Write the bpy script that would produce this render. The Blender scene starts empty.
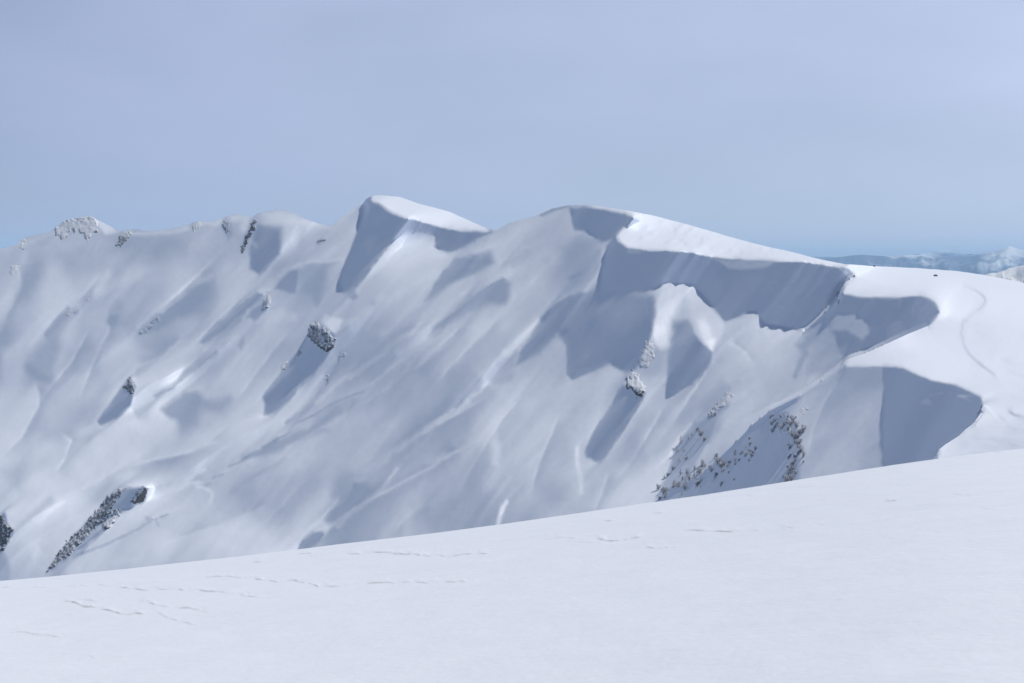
import math, numpy as np
# ------------------------------------------------------------------ camera geometry
W, H, FPX, HORIZ = 1024, 683, 1407.0, 265.0
PITCH = math.atan((341.5-HORIZ)/FPX)
CP, SP = math.cos(PITCH), math.sin(PITCH)
SUN_AZ, SUN_EL = math.radians(68), math.radians(54)
SUN = np.array([math.sin(SUN_AZ)*math.cos(SUN_EL), math.cos(SUN_AZ)*math.cos(SUN_EL), math.sin(SUN_EL)])
def rays(u, v):
    u = np.asarray(u, float); v = np.asarray(v, float)
    x = (u-512)/FPX; y = (341.5-v)/FPX
    return np.stack([x, CP+y*SP, -SP+y*CP], -1)
# ------------------------------------------------------------------ noise (lattice value noise, 2-D)
def vnoise(x, y, seed=0):
    rs = np.random.RandomState(seed); tab = rs.rand(256, 256)*2-1
    xi = np.floor(x).astype(int); yi = np.floor(y).astype(int); fx = x-xi; fy = y-yi
    fx = fx*fx*fx*(fx*(fx*6-15)+10); fy = fy*fy*fy*(fy*(fy*6-15)+10)
    g = lambda a, b: tab[a & 255, b & 255]
    return (g(xi, yi)*(1-fx)+g(xi+1, yi)*fx)*(1-fy)+(g(xi, yi+1)*(1-fx)+g(xi+1, yi+1)*fx)*fy
def fbm(x, y, o=4, seed=0, gain=.5):
    s = 0; a = 1; n = 0
    for k in range(o):
        s = s+a*vnoise(x*2**k+17.3*k, y*2**k-9.1*k, seed+k); n += a; a *= gain
    return s/n
def sstep(a, b, x):
    t = np.clip((x-a)/(b-a), 0, 1); return t*t*(3-2*t)
def tps(pts, val, qu, qv, smooth=1e-3):
    P = np.array(pts, float)/400.0; n = len(P); y = np.array(val, float)
    def K(r2): return np.where(r2 > 0, .5*r2*np.log(np.maximum(r2, 1e-12)), 0)
    d2 = ((P[:, None]-P[None])**2).sum(-1)
    A = np.zeros((n+3, n+3)); A[:n, :n] = K(d2)+smooth*np.eye(n); A[:n, n] = 1; A[:n, n+1:] = P; A[n:, :n] = A[:n, n:].T
    w = np.linalg.solve(A, np.r_[y, 0, 0, 0])
    out = w[n]+w[n+1]*qu/400+w[n+2]*qv/400
    for i in range(n):
        out = out+w[i]*K((qu/400-P[i, 0])**2+(qv/400-P[i, 1])**2)
    return out
# ------------------------------------------------------------------ the ridge as measured: crest line, ledges, distances
SKY = [(-160,262),(-90,255),(-40,256),(0,249),(16,245),(25,236),(36,235),(49,233),(55,227),(68,219.5),(80,217),(90,215.6),(101,221),(119,231),(125,230),(137,229),(145,231.5),(166,229.7),(187,225.5),(195,221.5),(214,221),(227,216),(239,214),(251,218),(258,213.5),(278,209.5),(290,212),(305,219),(319,223.6),(331,225.5),(344,215.4),(356,207.6),(363,203.7),(366,199),(372,195.9),(380,195),(400,197),(419,203.7),(449,211.5),(468,220),(486,228),(496,230.5),(509,223),(525,219),(537,215.4),(552,208.6),(568,205.2),(584,205),(600,206.4),(623,209.8),(649,214.6),(688,224.4),(727,236),(756,244),(795,252.7),(823,260),(847,264.3),(878,266.3),(917,268),(956,271),(985,275),(1009,279.6),(1024,282.7),(1080,296),(1200,330)]
S1 = [(555,640),(600,570),(655,505),(668,493),(697,478),(717,460),(737,441),(752,425),(770,411),(800,396),(822,381),(841,366.5),(845.5,360),(866,353),(884,345),(909,333.5),(929,325.5),(936,318),(939,312),(1400,290)]
S2 = [(800,620),(860,540),(905,488),(936,456),(939,449.5),(946,444),(959,435.7),(966,429),(972.5,424),(981,413),(982.5,405),(1400,380)]
# (u, v, distance) samples of three overlapping snow bodies
S0 = [(742,378.5),(758,368),(774,356),(790,344),(807,329),(826,312),(838,299),(841,291),(845,282.5),(850,279),(856,273.5),(1400,262)]
SL = [(S0, 804, 855), (S1, 556, 930), (S2, 810, 983)]
FAR = [(640,213,560),(640,249,480),(600,207,560),(600,240,520),(568,205,590),(727,236,540),(727,257,452),(727,318,432),(660,285,455),(690,284,450),(800,254,500),(800,260,440),(800,327,424),(775,322,426),(823,264,436),(825,311,416),(847,268,432),(850,276,431),(835,290,423),(856,273,428),(880,268,440),(760,345,405),(790,340,404),(760,362,388),(741,379,367),(496,230,610),(440,226,690),(400,197,760),(372,196,735),(350,290,690),(486,228,720),(331,225,850),(278,209,900),(239,214,950),(166,230,1050),(90,216,1150),(0,249,1250),(-160,262,1450),
 (0,330,1080),(-160,400,1150),(135,396,760),(0,500,690),(282,578,440),(400,540,390),(200,560,520),(0,590,610),(-160,620,780),(300,400,600),(216,480,580),(430,330,570),(290,463,525),(479,455,430),(550,380,450),(610,515,320),(560,600,300),(700,350,402),(700,430,330),(660,500,290),(640,640,260),(300,640,380),(0,640,520),
 (950,272,430),(950,300,330),(1200,330,330),(1200,450,110),(850,400,290),(750,500,260),(900,450,260)]
MID = [(855,274,424),(850,280,405),(845,284,396),(842,292,376),(870,284,385),(880,268,440),(917,269,440),(900,297,338),(930,300,320),(934,317,288),(929,325,286),(838,300,372),(807,329,367),(774,356,367),(741,379,366),(700,430,331),(660,500,290),(900,320,325),(938,312,290),(860,330,334),(830,330,354),(800,370,330),(800,396,302),(755,420,318),(850,400,300),(750,500,260),(900,450,260),
 (640,640,260),(1024,283,395),(1024,330,260),(1024,400,152),(1024,449,112),(950,350,225),(950,272,430),(950,300,330),(1200,330,330),(1200,450,110),(640,430,360),(790,330,372)]
NEAR = [(841,366,205),(866,354,212),(900,345,222),(935,321,280),(929,327,279),(912,334,256),(941,311,290),(900,366,196),(931,380,176),(957,385,166),(978,397,153),(980,410,158),(960,432,158),(940,452,158),(900,462,163),(883,420,172),(850,420,186),(850,465,177),(800,400,212),(800,480,190),(750,430,232),(750,490,208),(700,480,250),(665,500,268),(700,600,205),(850,600,150),(950,560,140),(640,560,255),
 (950,350,225),(1024,330,260),(1024,400,152),(1024,449,112),(1200,330,330),(1200,450,110),(985,385,170),(1024,285,395),(1024,300,345),(950,300,330)]
PLAT = [(985,395,158),(985,410,146),(974,424,138),(960,436,132),(940,450,126),(938,456,124),(1024,330,260),(1024,400,152),(1024,449,112),(1000,449,116),(950,350,225),(950,500,95),(1024,550,70),(1200,330,330),(1200,450,110),(850,500,110)]
U0, U1, V0, V1 = -130, 1150, 188, 640
uu = np.arange(U0, U1+1, dtype=float); vv = np.arange(V0, V1+1, dtype=float)
UU, VV = np.meshgrid(uu, vv)
skyU = np.interp(uu, *zip(*SKY))
skyU = skyU+fbm(uu/14., uu*0, 4, 5)*np.interp(uu, [0,330,360,520,1024], [1.2,.8,.25,.3,.25])
def poly_sd(P, qu, qv, closed=True):
    """signed distance (negative inside) and nearest-edge softness"""
    P = [tuple(p)+(None,)*(3-len(p)) for p in P]; n = len(P)
    best = np.full(qu.shape, 1e9); soft = np.ones(qu.shape); ins = np.zeros(qu.shape, bool)
    for i in range(n if closed else n-1):
        a, b = P[i], P[(i+1) % n]
        ex, ey = b[0]-a[0], b[1]-a[1]; L = ex*ex+ey*ey+1e-9
        t = np.clip(((qu-a[0])*ex+(qv-a[1])*ey)/L, 0, 1)
        d = np.hypot(qu-a[0]-t*ex, qv-a[1]-t*ey)
        m = d < best; best = np.where(m, d, best)
        sa = a[2] if a[2] is not None else 1; sb = b[2] if b[2] is not None else 1
        soft = np.where(m, sa+(sb-sa)*t, soft)
        if closed:
            c = ((a[1] > qv) != (b[1] > qv))
            ins ^= c & (qu < (b[0]-a[0])*(qv-a[1])/(b[1]-a[1]+1e-12)+a[0])
    return (np.where(ins, -best, best) if closed else best), soft
# ------------------------------------------------------------------ how steeply every patch of the face turns to or from the sun
# value = tone the patch has when lit (0..255 green); it is turned into a facing angle and then into real relief
SAMP = [(5,270,175),(5,320,180),(5,360,165),(10,420,185),(10,480,190),(30,540,190),(20,570,170),(60,260,172),(60,310,190),(45,345,185),(85,290,180),(85,350,172),(75,400,178),(60,450,190),(60,490,195),
(100,245,172),(140,250,170),(130,280,178),(110,300,175),(100,330,172),(110,345,178),(90,395,188),(150,345,165),(180,260,178),(200,240,175),(180,300,175),(150,300,172),(215,280,178),(230,300,180),(180,330,170),(150,390,195),(165,370,195),(190,350,188),(150,430,190),(120,440,195),(100,470,190),(60,430,185),
(215,350,172),(240,360,180),(250,390,182),(235,380,178),(220,420,176),(200,460,176),(170,460,182),(240,440,185),(270,430,190),(300,440,180),(250,330,172),(280,320,180),(300,320,172),
(320,240,185),(330,260,178),(310,280,168),(345,310,172),(330,320,180),(375,300,178),(400,260,190),(410,280,185),(400,300,178),(370,320,172),(360,340,165),(350,365,162),(400,350,168),(390,380,172),(350,400,176),(330,430,178),(360,440,176),(420,380,170),(440,350,180),(470,330,180),(450,400,172),(480,380,178),(500,340,180),
(520,230,178),(540,240,180),(520,260,182),(530,290,180),(560,250,168),(590,260,160),(580,280,165),(560,310,175),(560,230,180),(604,255,185),
(540,370,172),(520,400,180),(500,430,185),(530,430,182),(560,420,180),(570,400,176),(550,460,175),(520,490,172),(510,460,180),(450,440,170),(430,470,175),(400,490,178),(440,500,170),(460,520,165),(400,530,178),(380,510,165),(350,540,165),(300,520,185),(270,500,172),(240,500,172),(230,470,178),(200,490,180),(220,530,190),(250,540,192),(200,560,182),(150,540,190),(120,560,180),(100,540,190),(170,510,188),
(580,500,180),(600,480,175),(620,460,178),(600,520,178),(640,430,172),(660,400,178),(640,480,190),(620,500,190),(660,450,185),(690,400,172),(700,380,178),(740,350,180),(770,340,185),(790,350,182),(730,370,178),(750,390,176),(780,380,172),(740,410,178),(720,440,176),(800,370,168),(820,350,160),(820,400,168),(850,390,163),(850,430,170),(820,450,175),(870,420,168),(808,420,178),(800,470,172)]
def P(tone, pts, soft=1.2, a=1.0): return ('p', tone, pts, soft, a)
def L(tone, pts, w, soft=1.5, a=1.0): return ('l', tone, pts, w, soft, a)
TONES = [
 # --- far left shoulder
 P(192,[(44,262),(60,262),(76,300),(72,345),(50,330),(40,295)],9,.65), P(190,[(0,350),(22,340),(26,370),(16,420),(-6,430)],8,.6), P(163,[(108,236),(150,234),(186,236),(184,252),(150,262),(120,262)],9,.45), P(188,[(100,345),(130,340),(150,350),(120,372),(96,366)],8,.55),
 P(163,[(40,430),(80,400),(100,404),(60,450)],9,.45), L(193,[(8,480),(40,462),(80,452)],4,5,.5), P(165,[(0,470),(30,450),(20,490)],8,.45), P(191,[(100,430),(130,424),(150,440),(110,460)],10,.5), P(163,[(76,420),(100,380),(112,384),(96,430)],8,.4), P(190,[(40,400),(60,388),(72,400),(50,430)],8,.45),
 P(164,[(196,250),(214,262),(212,290),(198,276)],8,.4), P(190,[(214,300),(236,280),(244,286),(226,312)],7,.4), P(165,[(180,330),(214,352),(196,372),(176,352)],9,.4), P(189,[(206,420),(240,404),(262,420),(230,440)],9,.45),
 P(162,[(20,300),(24,275),(36,257),(44,262),(40,280),(28,298)],9,.8), L(165,[(-5,335),(8,315),(16,300),(24,280)],3,4,.7), L(192,[(-4,322),(6,306),(14,292),(20,270),(24,255)],3,4,.5),
 P(160,[(30,372),(32,352),(46,335),(62,315),(75,309),(74,316),(60,334),(60,350),(52,376),(42,382)],5,.7), L(152,[(47,334),(58,321),(68,310),(75,311)],3,2,.7), L(155,[(28,366),(35,376),(48,380)],4,5,.6),
 P(156,[(84,296),(92,290),(90,300),(80,308)],3,.6), P(166,[(107,320),(109,308),(116,300),(122,301),(122,310),(116,322),(110,326)],3,.8), P(152,[(106,322),(109,315),(118,315),(115,324),(110,327)],1.5,.7),
 P(160,[(150,262),(156,245),(172,236),(178,240),(170,250),(158,260)],6,.6), P(160,[(115,250),(118,240),(124,232),(146,231),(144,240),(128,250)],6,.5),
 P(200,[(92,288),(98,278),(108,270),(110,276),(100,290),(94,294)],4,.7), L(190,[(70,312),(84,296),(96,284),(110,272)],2,3,.5),
 P(152,[(138,334,3),(166,309,2),(188,290,2),(202,281,4),(212,282,8),(214,298,12),(200,312,10),(176,318,6),(158,330,5)],4,.85), L(192,[(140,327),(165,305),(186,286),(200,277)],2,3,.6),
 L(150,[(140,331),(152,320),(158,315)],3,1.5,.5),
 P(204,[(92,217),(104,220),(118,231),(105,234),(99,227)],2,.85), L(197,[(125,232),(145,233.5),(166,231.5),(187,227.5)],1.6,2,.6), L(192,[(20,244),(40,237),(56,229)],1.6,2,.6), L(198,[(200,223),(214,223),(222,219)],1.5,1.5,.6), L(197,[(305,221),(320,226),(332,227.5),(345,218)],1.6,2,.6),
 # --- second summit shade
 P(142,[(253,220,4),(247,231,3),(241,252,2),(245,247,2),(251,235,2),(257,225,5),(281,228,6),(280,254,2),(270,263,2),(258.6,274,2),(249,269,2),(250,248,2)],2,.95), P(155,[(222,224),(224,219),(231,220),(232,234),(228,239),(224,232)],2.5,.9), L(186,[(256,246),(250,240),(253,233)],1.2,1,.5),
 P(200,[(262,214),(278,211),(292,214),(305,221),(296,224),(283,222),(270,219)],4,.6), P(168,[(296,236),(300,226),(306,226),(304,240),(298,250)],4,.5), L(200,[(233,217),(245,216),(244,228)],4,3,.6), L(150,[(317,243),(323,239.5)],1.5,1,.8),
 # --- middle rib with steep sides
 P(148,[(274,288,2),(288,271,1.2),(298,269,1.2),(297,282,1.5),(295,293,1.5),(289,292,2)],2,.9), P(156,[(299,270,3),(322,264,6),(326,278,6),(321,300,3),(316,307,3),(312,296,8),(300,292,6)],4,.75), L(192,[(222,315),(245,299),(262,286),(276,277),(290,267),(300,262)],1.8,2,.8),
 P(148,[(199,342),(217,323),(240,303),(256,291),(268,298),(266,309),(254,321),(250,316),(240,318),(222,330),(204,344)],1.6,.85), L(190,[(248,310),(258,302),(264,297)],.9,1,.8), L(192,[(205,350),(222,336),(236,320),(247,312)],1.3,1.4,.7),
 L(158,[(198,362),(217,341),(239,319)],2.2,2,.7), P(188,[(258,323),(264,313),(280,309),(296,313),(298,320)],4,.5),
 P(160,[(238,344),(243,337),(245,343),(240,350)],2,.5),
 # --- lower-left buttress shadow
 P(185,[(135,367,1.2),(160,356,1.5),(184,339,3),(198,336,5),(192,352,6),(170,374,5),(156,396,5),(148,420,6),(139,420,3),(131,408,1.2),(136,388,1.2)],3,.8),
 P(134,[(129,376.6),(135,386),(131,405),(117,417.6),(99.6,424.5),(96.7,420.6),(109,404),(121,388)],1.1,1), P(168,[(74,440),(96,428),(90,440)],4,.5),
 L(150,[(156,396),(172,386),(186,372),(200,362),(216,352)],2.2,2.5,.75), P(159,[(160,408,4),(182,392,3),(196,390,5),(204,402,6),(196,425,7),(180,434,8),(176,420,5),(166,416,2)],3,.8), P(158,[(200,398),(214,400),(230,394),(233,400),(222,411),(204,412)],4,.6),
 # --- great pinnacle shadow
 P(203,[(318,320),(326,314),(342,318),(338,330),(332,334),(324,324)],2,.7),
 P(136,[(311,326),(297.7,351),(289,362),(282,371),(272,384),(262.5,396),(265,403),(263.5,415.7),(272,413),(286,402),(298,388),(309,376.6),(325,357),(335,341),(333,334),(322,326)],1.1,1), P(158,[(335,330),(348,322),(352,336),(346,350),(340,362),(334,352)],4,.7),
 L(148,[(341,351),(337,365),(327,382),(314,398),(300,412),(286,422.5)],1.2,1,.85), L(195,[(322,376),(310,391),(296,406),(280,420),(262,432)],2,2,.5), L(152,[(363,391),(345,397),(325,406),(314,414),(296,423),(282,436),(262,446)],.8,.9,.75),
 P(156,[(296,430),(278,440),(262,446),(249,456),(258,458),(280,450),(300,438),(330,430),(318,426)],3,.55), L(148,[(244,457),(262,450),(276,440)],2.5,3,.6), L(190,[(270,458),(300,440),(322,426),(345,413)],1.5,2,.6),
 P(160,[(310,430),(330,420),(350,408),(360,400),(352,396),(330,404),(314,416)],3,.5),
 L(150,[(228,467),(238,462),(248,456)],1,1,.6), L(150,[(212,478),(222,474)],1,1,.5), L(150,[(200,488),(210,482)],1,1,.5), L(160,[(230,492),(250,476),(268,468),(284,458)],2,3,.5),
 # --- summit horn with cornice
 P(138,[(365.5,201),(378,203),(386,209),(393,214),(402,217.5),(415,219.5),(433,225.5),(455,229.8),(470,230.5),(496,231),(480,237.5),(466,247,2),(449,252.5,1.2),(440,250),(433,246),(436,235),(420,233,4),(404,233,4),(398,235.5,2),(388,246),(374,262),(362,278),(350,291,2),(343,294,3),(339,280,3),(344.5,262,1.5),(352,245,1.2),(360,222,1.2)],1.1,1),
 P(158,[(400,232),(410,226),(434,231),(436,240),(420,240),(404,242)],4,.5),
 L(198,[(396,242),(380,262),(364,282),(348,300),(332,314)],2.2,2.5,.6), P(193,[(404,240),(430,248),(448,254),(430,268),(408,276),(392,270)],7,.5),
 P(150,[(349,297),(354,291),(357,295),(352,299)],1.5,.7), P(158,[(368,303),(372,299),(376,301),(372,305)],2,.5),
 L(196,[(419,260),(443,258),(462,248),(480,239),(494,232)],1.2,1.4,.5),
 P(148,[(423,303,1.5),(432,286,1.2),(443,270,1.2),(454,258,1.5),(466,254,5),(490,252,7),(494,262,6),(476,273,4),(456,280,4),(440,290,3)],2,.85), L(192,[(500,262),(478,276),(452,290),(424,308),(400,322),(382,334)],2.5,4,.45),
 # rib crest
 L(199,[(509,267),(482,283),(458.6,298),(441,310),(422,323),(400,338),(372,360),(337,384),(316,402)],1.6,1.6,.85),
 P(150,[(455,308,1.5),(468,296,1.2),(482,286,1.2),(503,276,2),(510,283,4),(508,296,5),(505,304,5),(484,304,9),(466,312,7),(452,322,6),(430,336,6),(434,326,3)],2,.8), L(152,[(447,318),(441,331),(434,337)],1,1.2,.5),
 L(168,[(356,368),(380,352),(400,344)],5,6,.5), L(160,[(376,380),(388,366),(402,356)],2,3,.6), L(190,[(376,380),(392,366),(404,356)],1,1,.4),
 # --- centre bowl
 P(136,[(569,207.5),(584,206.2),(600,208),(612,210.5),(625,213.5),(634,217),(640,220.5),(632,226),(622,229),(616,234),(606,241,2),(600,241,4),(592,233,4),(585,229,4),(574,230,2),(571,220,1.2)],1.1,1), L(150,[(540,215),(552,210),(566,206.5)],1.6,1.2,.7),
 P(158,[(566,262),(556,246),(574,236),(598,242),(602,250),(590,268),(574,276)],10,.6), P(145,[(566,278),(574,274),(583,270),(578,277),(570,279)],1.8,.6),
 L(198,[(604,245),(604,258),(602,270),(596,279),(584,290)],2.5,2,.5),
 P(134,[(616,236),(618,241),(627,248),(649,250),(678,251.5),(692,253),(707,256.5),(727,258.5),(756,259),(785,260.5),(800,261),(823,265),(847,269),(855.5,273.5),(850,279),(845,283),(841,291),(838,301),(825,314),(810,327),(799,329),(788,327),(776,324,1.5),(766,322,1.5),(760,318,2),(757,311,2),(748,311,2),(738,316,2),(725,321,1),(716,312,1),(705,298,1),(692,283.5,1.2),(664,282,1.5),(649,290,5),(619,295,6),(600,298,5),(601,270,2),(606,246,1.5)],1.2,1),
 P(168,[(710,258),(727,259.5),(755,260),(776,261),(768,267,3),(745,270,3),(728,268,3)],1.2,.75), P(168,[(618,242),(627,249),(645,251),(640,254,3),(628,254,3)],1,.7), P(176,[(838,266),(850,271),(855,273.6),(845,274)],1,.7),
 P(144,[(542,315),(556,303),(568,295,2),(600,291,5),(652,296,5),(656,310,2),(652,330,1.2),(644,348,2),(636,368,3),(626,372,4),(618,368,4),(610,362,4),(602,367,2),(587,373.5,1.5),(571,380,1.2),(566,374,1.2),(566,345,2.5),(556,334,5),(538,351,5),(515,366,1.5),(520,352,1.2),(527,340,1.2)],1.3,1),
 P(156,[(600,302),(620,296),(650,296),(648,312),(626,326),(606,322)],10,.55), P(172,[(540,362),(552,344),(562,340),(566,372),(552,376)],8,.5),
 L(203,[(537,322),(522,338),(507,353)],3.2,2,.75), L(197,[(505,352),(492,372),(478,392),(456,410),(436,422),(418,434),(400,447),(370,470),(356,480)],2.2,2.5,.7), P(160,[(488,378),(498,362),(516,350),(514,368),(512,380),(494,384)],4,.6),
 L(203,[(468,402),(452,414),(436,422)],2.2,2,.6), P(160,[(404,436),(412,420),(424,410),(420,424),(408,440)],6,.5), P(163,[(400,462),(424,440),(436,432),(440,440),(420,456),(404,468)],5,.5),
 # bright dome and its hollow
 P(192,[(652,331),(655,305,4),(664,283,1.2),(692,283.5,1.2),(706,298.5,1.2),(722,320,1.2),(724,330,3),(716,345,3),(712,351,1.2),(704,343,2),(694,328,5),(684,320,6),(676,326,5),(668,345,4),(660,350,3)],1.5,.95), P(205,[(696,320),(706,318),(714,340),(711,351),(704,342)],3,.8), P(204,[(652,332),(656,326),(666,326),(667,345),(660,350),(654,342)],3,.7), P(165,[(676,318),(684,300),(690,322)],8,.6),
 P(142,[(674,322,5),(686,320,5),(698,339,1.2),(704,345,1.5),(711,351,1.5),(710,364,3),(700,376,1.5),(690,385,1.5),(678,392,1.2),(667,398,1.2),(665.5,384,1.5),(668,359,3)],1.5,1),
 P(158,[(706,346),(712,352),(726,346),(722,362),(706,368)],8,.5), P(165,[(639,360),(650,345),(664,352),(664,372),(650,378),(640,374)],5,.7),
 P(138,[(622,384),(645,392),(640,402),(623,429),(606,453),(600,459.5),(595,461),(590,457),(585.5,457),(584.6,451),(588,443),(594,430),(600,421),(612,404),(617,390)],1.3,1), P(192,[(600,424),(604,400),(612,380),(618,372),(612,366),(604,372),(596,400),(590,430)],7,.5), P(190,[(566,396),(580,376),(600,372),(600,392),(580,404)],10,.35),
 P(160,[(628,434),(620,448),(614,462),(630,466),(644,456),(644,440),(636,432)],7,.5),
 # --- lower middle hollows and sluffs
 P(166,[(290,492),(296,476),(308,466),(322,470),(325,486),(316,499),(296,501)],9,.6), P(160,[(331,492),(335,478),(346,470),(356,474),(352,482),(342,492),(334,496)],6,.65), P(152,[(326,520,3),(334,508,2),(344,494,2),(354,484,2),(366,483,4),(370,490,3),(358,502,1.5),(346,512,1.5),(336,522,3)],2.5,.85), L(196,[(396,470),(382,488),(366,502),(350,514),(337,526)],1.6,2,.6), L(195,[(352,486),(342,498),(332,508)],1.2,1.5,.5),
 P(144,[(295,550),(302,540),(312,532),(322,531),(324,535),(316,543),(306,552)],1.6,.95), L(196,[(312,527),(322,523),(326,528)],2,2,.6), P(162,[(382,470),(394,452),(400,458),(392,474)],4,.5),
 P(166,[(466,480),(468,460),(476,448),(486,452),(486,470),(478,484)],9,.6), P(160,[(538,500),(540,484),(552,478),(566,484),(568,500),(552,510)],10,.6), P(160,[(430,520),(452,500),(500,498),(540,510),(540,530),(440,540)],12,.4),
 L(204,[(496,528),(499,516),(502,506),(505,502)],1.8,1.2,.9), P(196,[(490,440),(496,432),(500,448),(498,466),(492,462)],4,.8), L(205,[(577,448),(577,462),(580,476),(581,492)],1.6,1.6,.95), L(190,[(578,446),(580,500)],6,6,.45), L(195,[(408,512),(406,545)],4,5,.5), L(190,[(430,462),(444,455)],3,3,.5), P(172,[(556,440),(552,460),(560,480),(570,470),(566,440)],8,.4),
 # --- bottom left
 P(196,[(48,476),(56,466),(60,460),(54,478)],4,.6), P(160,[(90,500),(96,486),(110,478),(118,484),(104,502)],9,.5), L(191,[(132,482),(142,478),(152,476)],2,2,.6), P(120,[(44,575),(58.6,551.6),(78,530),(97.7,510.5),(109,495),(125,487),(148,487),(144,501),(121,514),(105,530),(86,545),(66,559)],1.2,.9), L(197,[(70,556),(88,545),(106,530),(122,514),(142,503),(160,492),(180,484),(204,468)],1.3,1.3,.8),
 L(150,[(72,556),(100,546),(122,536),(138,528),(150,520)],1.6,1.8,.6), L(148,[(145,517.5),(154,518),(168,513)],.9,.9,.6), L(152,[(154,518),(158,525)],.8,.9,.5), L(200,[(196,486),(206,488),(212,494),(210,502)],1.4,1.2,.7), L(196,[(112,562),(130,558),(140,555)],1.5,2,.5),
 P(120,[(-6,520),(4,512),(8,524),(14,530),(8,542),(2,550),(-6,556)],1.5,.9), P(158,[(-4,552),(4,552),(10,570),(8,583),(-4,583)],2.5,.8), L(165,[(12,534),(24,522),(38,510),(50,500)],3,4,.5), P(200,[(32,546),(38,540),(40,552),(32,560)],4,.5), P(162,[(240,505),(232,490),(246,480),(258,492),(254,512)],9,.4), P(196,[(218,530),(240,536),(272,538),(272,548),(230,545)],4,.5),
 # --- right hand ribs
 L(195,[(838,296),(826,312),(807,329),(790,344),(774,356),(758,368),(741,379)],1.2,1.8,.6), P(154,[(836,302),(846,296),(866,297),(862,306),(844,312),(826,325),(812,340),(800,352),(796,345),(812,330)],3,.7), L(150,[(806,352),(800,362),(794,376)],2,3,.6),
 # bay under the broad plateau
 P(138,[(842,294,3),(858,297.5,3),(878,298,3),(898,298,2.5),(910,296.5,1),(921,295.6),(929,299),(934,302),(939,312),(932,323),(928,327),(909,335),(884,347),(866,355),(846,361),(838,350,4),(836,336,4),(826,324,4),(830,308,4)],1.2,.95), P(166,[(829,320),(838,313),(856,314),(867,320),(869,332),(862,339),(846,330),(830,330)],2.5,.85), P(152,[(884,332),(888,322),(898,318),(906,328),(902,334),(884,344)],3,.6), P(128,[(902,297),(921,296),(934,303),(938,312),(928,326),(912,332),(903,314)],3,.6), P(172,[(922,296.5),(932,300),(934,304),(926,300)],1,.7),
 P(160,[(812,356),(826,342),(846,344),(842,362),(824,374),(806,372)],4,.5),
 L(200,[(846,364),(826,378),(800,395),(784,404)],1,1.2,.6),
 # near wall
 P(156,[(842,367),(882,366),(884,384),(858,388),(838,380)],4,.7), P(131,[(883,366,2),(902,368),(912,373),(931,381),(957,386),(970,391),(980,397),(983,412),(973,425),(960,437),(940,451),(930,470),(883,466,1.2),(882.5,420,1.2)],1.1,1), P(150,[(918,402),(921,396),(930,397),(933,404),(926,404)],1.2,.8), L(160,[(928,394),(940,392),(957,393),(968,400),(975,401)],1.2,1.4,.8), P(145,[(921,416),(918,420),(924,422)],1.5,.5), P(140,[(890,440),(905,420),(925,425),(910,455),(890,460)],10,.5),
 P(153,[(925,455),(928,448),(938,450),(940,462),(926,462)],3,.6),
 # rib below the near wall, in shade
 P(143,[(768,413),(776,412),(786,412,2),(794,424,3),(799,440,3),(799,460,3),(798,490,3),(790,510),(650,520),(655,505),(668,492),(697,479),(717,461),(737,442),(752,426)],1.3,.95),
 P(150,[(729,401),(709,413.7),(694,425),(682,437),(674,451),(668,470),(654,503),(668,493),(690,476),(697,459),(709,438),(717,418),(727,406)],1.3,.9), P(162,[(698,404),(710,390),(722,380),(730,388),(728,400),(712,411),(700,414)],4,.6), P(160,[(704,440),(714,424),(722,414),(720,430),(708,446)],4,.5), L(198,[(692,424),(680,436),(670,452)],1.3,1.4,.6), P(194,[(600,518),(640,478),(672,442),(660,470),(648,506),(610,516)],5,.4), L(190,[(668,496),(690,484),(716,464)],1.5,2,.3),
]
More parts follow.
